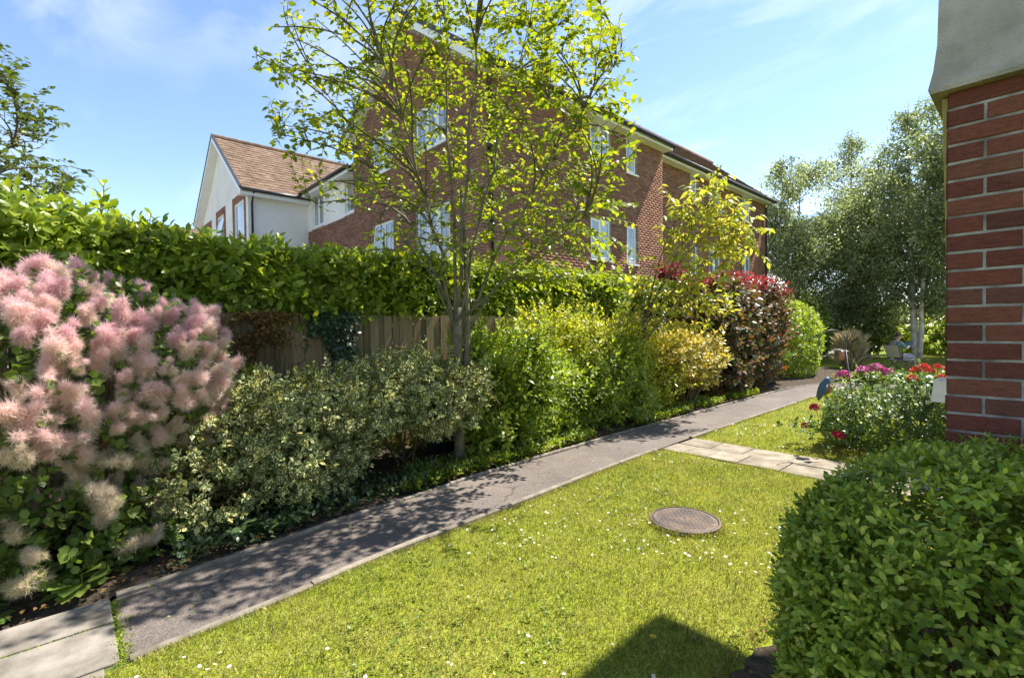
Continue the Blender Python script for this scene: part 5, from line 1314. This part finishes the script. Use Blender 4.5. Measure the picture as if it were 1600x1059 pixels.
lit = scatter_leaves('leaf_litter', M['dead'], None, L_LOW, np.stack([xx, yy, 0.06+0.03*rng.random(n)], 1), norm(rng.normal(size=(n, 3))*np.array([1,1,.2])), norm(rng.normal(size=(n, 3))*.3+UP), 0.035*(0.6+0.8*rng.random(n)), kind='stuff'); tag(lit, 'dry brown leaf litter on the bed soil', 'litter')
n = 260; yy = 0.2+12*rng.random(n); u = rng.random(n); u = np.where(rng.random(n) < 0.6, u**3, u); xx = lx(yy)*(1-u)+rx(yy)*u
fl = scatter_leaves('fallen_leaves', M['golden'], None, L_LOW, np.stack([xx, yy, np.full(n, 0.034)], 1), norm(rng.normal(size=(n, 3))*np.array([1,1,.1])), norm(rng.normal(size=(n, 3))*.25+UP), 0.022*(0.6+0.8*rng.random(n)), kind='stuff'); tag(fl, 'scattered small fallen leaves on the tarmac path', 'litter')
n = 1500; yy = -0.2+5.7*rng.random(n); a_ = np.interp(yy, RI[:, 1], RI[:, 0])+0.1; xx = a_+(-1.0-a_)*rng.random(n); k = (smooth_noise(np.stack([xx, yy, xx*0], 1), 3.4, 91) > 0.15) & (np.hypot(xx-hole[0], yy-hole[1]) > 0.3) & ~((xx > -1.0) & (yy < 3.3))
xx, yy = xx[k], yy[k]; n = len(xx); q = sprigs(np.stack([xx, yy, lawn_height(xx, yy)+0.004], 1), norm(np.stack([rng.normal(size=n)*.3, rng.normal(size=n)*.3, np.ones(n)], 1)), 4, 0.03, 0.022, (45, 80))
cv = scatter_leaves('clover', M['kerria'], None, L_ROUND, *q); tag(cv, 'patches of small clover leaves among the near lawn grass', 'clover')
n = 900; yy = 0.3+2.9*rng.random(n); xx = -0.97+0.6*rng.random(n)**1.5
st = scatter_leaves('soil_litter', M['dead'], None, L_LOW, np.stack([xx, yy, 0.068+0.015*rng.random(n)], 1), norm(rng.normal(size=(n, 3))*np.array([1,1,.25])), norm(rng.normal(size=(n, 3))*.4+UP), 0.02*(0.5+rng.random(n)), kind='stuff'); tag(st, 'dry bits and leaf litter on the soil under the clipped hedge', 'litter')
# moss and weeds in the paving joints
n = 1500; yy = np.where(rng.random(n) < .5, 0.17+0.02*rng.normal(size=n), 0.15-1.2*rng.random(n)); xx = np.where(np.abs(yy-0.17) < 0.06, -3.7+0.75*rng.random(n), -3.42+0.012*rng.normal(size=n))
ws = scatter_leaves('joint_weeds', M['kerria'], None, L_LOW, np.stack([xx, yy, np.full(n, 0.022)], 1), norm(rng.normal(size=(n, 3))+UP*0.6), rand_dir(n), 0.016, kind='stuff'); tag(ws, 'moss and tiny weeds in the paving joints', 'weeds')

# ================================================================ LAWN DETAILS
mh = thing('manhole_cover', 'round rusty iron manhole cover in the lawn', 'manhole cover', (hole[0], hole[1], 0))
def disc(mb, r0, z0, r1, z1, n=48, cap=True):
    a = np.linspace(0, 2*np.pi, n, endpoint=False)
    V = [(hole[0]+r0*math.cos(t), hole[1]+r0*math.sin(t), z0) for t in a] + [(hole[0]+r1*math.cos(t), hole[1]+r1*math.sin(t), z1) for t in a]
    F = [(i, (i+1) % n, n+(i+1) % n, n+i) for i in range(n)]
    if cap: F.append(tuple(n+i for i in range(n)))
    mb.add(V, F)
mb = MB(); disc(mb, 0.272, 0.0, 0.272, 0.052, cap=False); disc(mb, 0.272, 0.052, 0.256, 0.056, cap=False); disc(mb, 0.256, 0.056, 0.250, 0.03, cap=False); mb.build('frame', M['iron'], mh, True)
mb = MB(); disc(mb, 0.248, 0.02, 0.248, 0.052, cap=False); disc(mb, 0.248, 0.052, 0.238, 0.057); mb.build('lid', M['iron'], mh)
ta = rng.random(1500)*6.283; tr_ = 0.272+0.03*rng.random(1500)**1.5
grass('grass.004', 'longer grass fringing the manhole cover rim', hole[0]+tr_*np.cos(ta), hole[1]+tr_*np.sin(ta), 0.045, 0.002)
mb = MB()
for i in range(-9, 10):
    for j in range(-9, 10):
        x, y = hole[0]+i*0.0245, hole[1]+j*0.0245
        r_ = math.hypot(x-hole[0], y-hole[1])
        if 0.03 < r_ < 0.222:
            if (i+j) % 2: mb.box(x-0.010, x+0.010, y-0.004, y+0.004, 0.0565, 0.0595)
            else: mb.box(x-0.004, x+0.004, y-0.010, y+0.010, 0.0565, 0.0595)
mb.build('tread_pattern', M['iron'], mh, False, 'stuff')
mb = MB(); mb.box(hole[0]-0.012, hole[0]+0.012, hole[1]-0.008, hole[1]+0.008, 0.0565, 0.0585); mb.build('key_hole', M['gutter'], mh)

def daisy_mesh(petal, n=11, r=0.0105):
    mb = MB()
    for k in range(n):
        a = 2*math.pi*k/n; w = 0.22
        mb.add([(r*.25*math.cos(a), r*.25*math.sin(a), 0.0), (r*.8*math.cos(a-w), r*.8*math.sin(a-w), .0012), (r*math.cos(a), r*math.sin(a), .002), (r*.8*math.cos(a+w), r*.8*math.sin(a+w), .0012)], [(0,1,2,3)])
    me = bpy.data.meshes.new('daisy'); me.from_pydata(mb.v, [], mb.f); me.materials.append(petal)
    c = MB(); V = [(r*.36*math.cos(t), r*.36*math.sin(t), .0005) for t in np.linspace(0, 6.28, 7)[:6]] + [(0, 0, .0035)]; c.add(V, [(i, (i+1) % 6, 6) for i in range(6)])
    m2 = bpy.data.meshes.new('disc'); m2.from_pydata(c.v, [], c.f); m2.materials.append(M['pollen_yellow'])
    return me, m2
DA, DB = daisy_mesh(M['petal_white'])
gen = np.random.default_rng(5); cnt = 0
pts = []
while cnt < 280:
    y = -0.2 + 5.7*gen.random(); a = float(np.interp(y, RI[:, 1], RI[:, 0])) + 0.1; x = a + (-1.05-a)*gen.random()
    if smooth_noise(np.array([[x, y, 0]]), 2.6, 3)[0] < -0.25 + 0.5*gen.random(): continue
    if np.hypot(x-hole[0], y-hole[1]) < 0.3 or (x > -1.1 and y < 3.2): continue
    o = bpy.data.objects.new('daisy', DA); C.objects.link(o); s = 0.65+0.45*gen.random()
    o.matrix_basis = Matrix.Translation((x, y, float(lawn_height(x, y))+0.024+0.016*gen.random())) @ Matrix.Rotation(gen.normal()*0.3, 4, 'X') @ Matrix.Rotation(gen.normal()*0.3, 4, 'Y') @ Matrix.Diagonal((s, s, s, 1))
    tag(o, 'tiny white daisy flower in the near lawn grass', 'daisy', 'daisies in the near lawn')
    if np.hypot(x, y) < 3.6:
        c = bpy.data.objects.new('disc', DB); C.objects.link(c); c.parent = o
    cnt += 1
n = 420; yy = 6.6+7*rng.random(n); xx = np.interp(yy, RI[:, 1], RI[:, 0])+0.1+2.2*rng.random(n); k = smooth_noise(np.stack([xx, yy, xx*0], 1), 2.6, 3) > -0.1; xx, yy = xx[k], yy[k]; n = len(xx)
far = scatter_leaves('daisies', M['petal_white'], None, leaf_tpl(1.0, flat=True, fold=0, curl=0), np.stack([xx, yy, lawn_height(xx, yy)+0.04], 1), norm(np.stack([rng.normal(size=n), rng.normal(size=n), np.zeros(n)], 1)), norm(UP+rng.normal(size=(n, 3))*.2), 0.022, kind='stuff'); tag(far, 'scattered white daisies in the lawn beyond the paved crossing', 'daisies')
dn = thing('dandelion', 'single yellow dandelion flower in the shaded lawn corner', 'dandelion', (-1.3, 2.12, 0.02))
mb = MB(); mb.tube([(-1.3,2.12,0.02), (-1.298,2.12,0.06)], 0.002, 5); mb.build('stalk', M['kerria'], dn)
mb = MB()
for q in range(3):
    for k in range(14):
        a = 2*math.pi*k/14+q*.2; r_ = 0.017-0.004*q; z = 0.06+0.003*q
        mb.add([(-1.298+.003*math.cos(a), 2.12+.003*math.sin(a), z), (-1.298+r_*math.cos(a-.2), 2.12+r_*math.sin(a-.2), z+.002), (-1.298+r_*math.cos(a+.2), 2.12+r_*math.sin(a+.2), z+.002)], [(0,1,2)])
mb.build('flower_head', M['pollen_yellow'], dn)

# ================================================================ GERANIUMS, HOOK, BIRD, PERSON
def geranium(name, label, heads, mat, base, hr=0.07):
    root = thing(name, label, 'flower', base)
    for (x, y, z) in heads:
        c = np.array([x, y, z]); n = 110; d = rand_dir(n); d[:, 2] = np.abs(d[:, 2])*0.9 - 0.15; r_ = hr*(0.75+0.4*rng.random())
        o = scatter_leaves('flower_head', mat, root, L_ROUND, c + d*r_*0.75, norm(d+rng.normal(size=(n, 3))*0.5), norm(d+UP*.3), r_*0.5, kind=None)
        m = MB(); b = np.array([base[0]+(x-base[0])*0.6, base[1]+(y-base[1])*0.6, max(0.3, z-0.35)]); m.tube(bez(b, (b+c)/2+np.array([0.02,0,0.05]), c, 5), 0.004, 5); m.build('stalk', M['kerria'], root, True)
    n = 60; P = np.array([base[0], base[1], np.mean([h[2] for h in heads])-0.12]) + rng.normal(size=(n, 3))*np.array([0.2, 0.2, 0.05])
    q = sprigs(P, norm(rng.normal(size=(n, 3))*.6+UP), 5, 0.08, 0.06); scatter_leaves('foliage', M['rose'], root, L_ROUND, *q)
    return root
geranium('pink_geranium', 'pink geranium flowering above the low hedge near the hook', [(-1.62,7.9,0.97), (-1.50,8.0,1.0), (-1.38,8.0,0.95), (-1.82,7.8,0.9)], M['petal_pink'], (-1.5, 8.05, 0.6), 0.075)
geranium('coral_geranium', 'coral red geranium on the right above the low hedge', [(-0.98,7.25,1.05), (-0.90,7.2,1.10), (-0.84,7.15,1.06), (-0.78,7.2,1.11), (-0.98,7.1,0.97), (-0.66,7.1,1.10), (-0.72,7.05,1.00), (-0.66,6.95,0.94)], M['petal_coral'], (-0.85, 7.25, 0.65), 0.05)
geranium('crimson_flower', 'crimson blooms at the left end of the low hedge', [(-1.98,7.15,0.52), (-2.02,7.0,0.30), (-1.62,6.72,0.28)], M['petal_crimson'], (-1.85, 7.1, 0.2), 0.075)
geranium('orange_flower', 'orange flowers at the path edge beside the copper shrub', [(-4.42,13.3,1.1), (-4.38,13.35,0.85), (-4.4,13.4,0.5), (-4.45,13.2,1.35)], M['petal_orange'], (-4.45, 13.3, 0.2), 0.06)
geranium('purple_flower', 'small purple bloom peeping above the leafy shrub', [(-5.05,7.95,1.62)], M['petal_purple'], (-5.05, 7.95, 1.2), 0.05)

hook = thing('shepherd_hook', 'leaning metal shepherd hook standing by the low hedge', 'garden hook', (-1.42, 6.85, 0))
hb = np.array([-1.42, 6.85, 0.0]); ht = np.array([-1.62, 7.05, 1.30])
right = norm(ht*0 + CR); pts = [hb, hb*0.5+ht*0.5, ht]
mb = MB(); mb.tube(np.array(pts), 0.0065, 6)
cen = ht - right*0.165 + UP*0.06
arc = [cen + right*0.175*math.cos(t) + UP*0.175*math.sin(t) for t in np.linspace(-0.25, math.pi*1.18, 22)]
mb.tube(np.array([ht] + arc), 0.006, 6)
e = arc[-1]; curl = [e + right*0.05*(1-math.cos(t))*1.0 - UP*0.055*math.sin(t) for t in np.linspace(0, math.pi*1.05, 12)]
mb.tube(np.array(curl), 0.0055, 6); mb.build('pole', M['metal'], hook, True)
mb = MB(); mb.tube([ht - right*0.13 - UP*0.02 + UP*0.02, ht + right*0.03 - UP*0.03], 0.007, 6); mb.build('crossbar', M['white'], hook, True)
mb = MB()
cf = ht - right*0.05 - UP*0.09
mb.tube([cf+UP*0.07, cf+UP*0.05, cf+UP*0.0, cf-UP*0.045, cf-UP*0.05], [0.008, 0.03, 0.034, 0.026, 0.008], 10); mb.build('feeder_cup', M['copper_metal'], hook, True)
# hanging bird ornament
low = curl[6]; bd = thing('bird_ornament', 'blue and orange bird ornament hanging from the hook', 'ornament', tuple(low - UP*0.4))
mb = MB(); mb.tube([low, low - UP*0.27], 0.0015, 4); mb.build('string', M['metal'], bd)
bc = low - UP*0.40
body = np.array([bc + right*a + UP*b for a, b in ((-0.085,-0.14), (-0.06,-0.07), (-0.03,-0.01), (0.0,0.055), (0.02,0.095), (0.03,0.125), (0.045,0.14))])
mb = MB(); mb.tube(body, [0.012, 0.035, 0.055, 0.056, 0.042, 0.036, 0.012], 12); mb.build('body', M['bird_blue'], bd, True)
mb = MB(); mb.tube(np.array([bc + right*a + UP*b - CA*0.016 for a, b in ((-0.02,-0.075), (0.012,-0.03), (0.034,0.03), (0.034,0.075))]), [0.008, 0.04, 0.042, 0.01], 10); mb.build('belly', M['bird_orange'], bd, True)
mb = MB(); mb.tube([bc+right*0.05+UP*0.128, bc+right*0.115+UP*0.118], [0.012, 0.001], 6); mb.build('beak', M['gutter'], bd)
for s_ in (-1, 1):
    mb = MB(); mb.tube(np.array([bc + CA*0.045*s_ + right*0.0 + UP*0.06, bc + CA*0.055*s_ - right*0.035 - UP*0.02, bc + CA*0.04*s_ - right*0.085 - UP*0.11]), [0.012, 0.026, 0.004], 6); mb.build('wing', M['bird_blue'], bd, True)

# white trough behind the hedge, at the wall
tr = thing('white_planter', 'white trough planter half hidden by the brick wall', 'planter', (-0.1, 6.7, 0))
mb = MB(); mb.add([(-0.76,6.5,0.80),(0.2,6.5,0.80),(0.2,6.9,0.80),(-0.76,6.9,0.80),(-0.73,6.47,1.02),(0.24,6.47,1.02),(0.24,6.93,1.02),(-0.73,6.93,1.02)], [(0,3,2,1),(0,1,5,4),(1,2,6,5),(2,3,7,6),(3,0,4,7)])
mb.build('trough', M['blue_white'], tr)
mb = MB(); mb.box(-0.71, 0.20, 6.5, 6.9, 0.95, 0.975); mb.build('soil', M['soil'], tr)
for x in (-0.5, 0.2):
    mb = MB(); mb.box(x, x+0.06, 6.6, 6.8, 0, 0.795); mb.build('leg', M['blue_white'], tr)

# low dark box by the fence foot
bx = thing('low_box', 'low dark box half hidden behind the tree trunk at the fence foot', 'box', (-5.3, 3.6, 0))
mb = MB(); mb.box(-5.42, -5.1, 3.25, 3.75, 0.03, 0.22, 0.01); mb.build('body', M['gutter'], bx)
mb = MB(); mb.box(-5.44, -5.08, 3.23, 3.77, 0.222, 0.25, 0.008); mb.build('lid', M['slab'], bx)

# seated reader on a folding chair, seen side-on, facing right
pc = np.array([-3.2, 20.6, 0.0]); fw = norm(CR + CA*0.15); sd_ = np.array([-fw[1], fw[0], 0])
def Q(f, s, h): return pc + fw*f + sd_*s + UP*h
chair = thing('folding_chair', 'folding garden chair with pale canvas back on the far lawn', 'chair', tuple(pc))
for s_ in (-0.25, 0.25):
    mb = MB(); mb.tube([Q(0.32, s_, 0.0), Q(-0.2, s_, 0.46), Q(-0.33, s_, 0.9)], 0.014, 6); mb.build('back_leg', M['gutter'], chair, True)
    mb = MB(); mb.tube([Q(-0.38, s_, 0.0), Q(0.28, s_, 0.44)], 0.014, 6); mb.build('front_leg', M['gutter'], chair, True)
mb = MB(); mb.add([Q(0.27,-.24,.43), Q(0.27,.24,.43), Q(-.19,.24,.4), Q(-.19,-.24,.4), Q(0.27,-.24,.415), Q(0.27,.24,.415), Q(-.19,.24,.385), Q(-.19,-.24,.385)], [(0,1,2,3),(7,6,5,4),(0,4,5,1),(1,5,6,2),(2,6,7,3),(3,7,4,0)]); mb.build('seat', M['grey_canvas'], chair)
mb = MB(); mb.add([Q(-.22,-.24,.48), Q(-.22,.24,.48), Q(-.335,.24,.88), Q(-.335,-.24,.88), Q(-.235,-.24,.48), Q(-.235,.24,.48), Q(-.35,.24,.88), Q(-.35,-.24,.88)], [(0,1,2,3),(7,6,5,4),(0,4,5,1),(1,5,6,2),(2,6,7,3),(3,7,4,0)]); mb.build('backrest', M['grey_canvas'], chair)

def skin_body(name, verts, edges, radii, mat, parent, root=0, sub=2):
    me = bpy.data.meshes.new(name); me.from_pydata([tuple(v) for v in verts], edges, []); me.materials.append(mat)
    o = link(name, me, parent)
    o.modifiers.new('skin', 'SKIN'); s = o.modifiers.new('sub', 'SUBSURF'); s.levels = sub; s.render_levels = sub
    for v, r_ in zip(me.skin_vertices[0].data, radii): v.radius = (r_, r_)
    me.skin_vertices[0].data[root].use_root = True
    return o
per = thing('person', 'seated person in a teal top and dark patterned skirt reading on the far lawn', 'person', tuple(pc + UP*0.4))
V = [Q(-.12,0,.52), Q(-.16,0,.70), Q(-.15,0,.90), Q(-.10,0,1.02), Q(-.05,0,1.11), Q(0.0,0,1.20), Q(0.02,0,1.27),
     Q(-.14,.17,.96), Q(.02,.22,.76), Q(.20,.13,.82), Q(.27,.10,.85), Q(-.14,-.17,.96), Q(.02,-.22,.76), Q(.20,-.13,.82), Q(.27,-.10,.85),
     Q(.0,.10,.50), Q(.34,.12,.52), Q(.46,.11,.12), Q(.50,.11,.06), Q(.62,.11,.04), Q(.0,-.10,.50), Q(.34,-.12,.52), Q(.50,-.11,.12), Q(.54,-.11,.06), Q(.66,-.11,.04)]
E_ = [(0,1),(1,2),(2,3),(3,4),(4,5),(5,6),(2,7),(7,8),(8,9),(9,10),(2,11),(11,12),(12,13),(13,14),(0,15),(15,16),(16,17),(17,18),(18,19),(0,20),(20,21),(21,22),(22,23),(23,24)]
rad = [.13,.125,.12,.055,.055,.085,.06,.05,.042,.032,.026,.05,.042,.032,.026,.085,.06,.036,.035,.025,.085,.06,.036,.035,.025]
skin_body('body', V, E_, rad, M['skin'], per)
V = [Q(-.12,0,.52), Q(-.16,0,.70), Q(-.15,0,.92), Q(-.13,0,.99), Q(-.14,.17,.96), Q(.02,.22,.77), Q(-.14,-.17,.96), Q(.02,-.22,.77)]
skin_body('top', V, [(0,1),(1,2),(2,3),(2,4),(4,5),(2,6),(6,7)], [.15,.145,.14,.07,.066,.058,.066,.058], M['teal_cloth'], per)
V = [Q(-.13,0,.50), Q(.0,.09,.50), Q(.35,.11,.53), Q(.43,.11,.25), Q(.0,-.09,.50), Q(.35,-.11,.53), Q(.46,-.11,.25)]
skin_body('skirt', V, [(0,1),(1,2),(2,3),(0,4),(4,5),(5,6)], [.155,.11,.085,.07,.11,.085,.07], M['skirt'], per)
V = [Q(-.06,0,1.16), Q(-.05,0,1.24), Q(-.01,0,1.30)]
skin_body('hair', V, [(0,1),(1,2)], [.07,.10,.085], M['hair'], per)
bk = thing('book', 'open book held by the seated reader', 'book', tuple(Q(.3, 0, .85)))
for s_ in (-1, 1):
    mb = MB(); mb.add([Q(.26,0,.80), Q(.30,.15*s_,.80), Q(.38,.15*s_,1.0), Q(.34,0,1.0), Q(.268,0,.795), Q(.308,.15*s_,.795), Q(.388,.15*s_,.995), Q(.348,0,.995)], [(0,1,2,3),(7,6,5,4),(0,4,5,1),(1,5,6,2),(2,6,7,3),(3,7,4,0)]); mb.build('cover', M['teal_cloth'], bk)
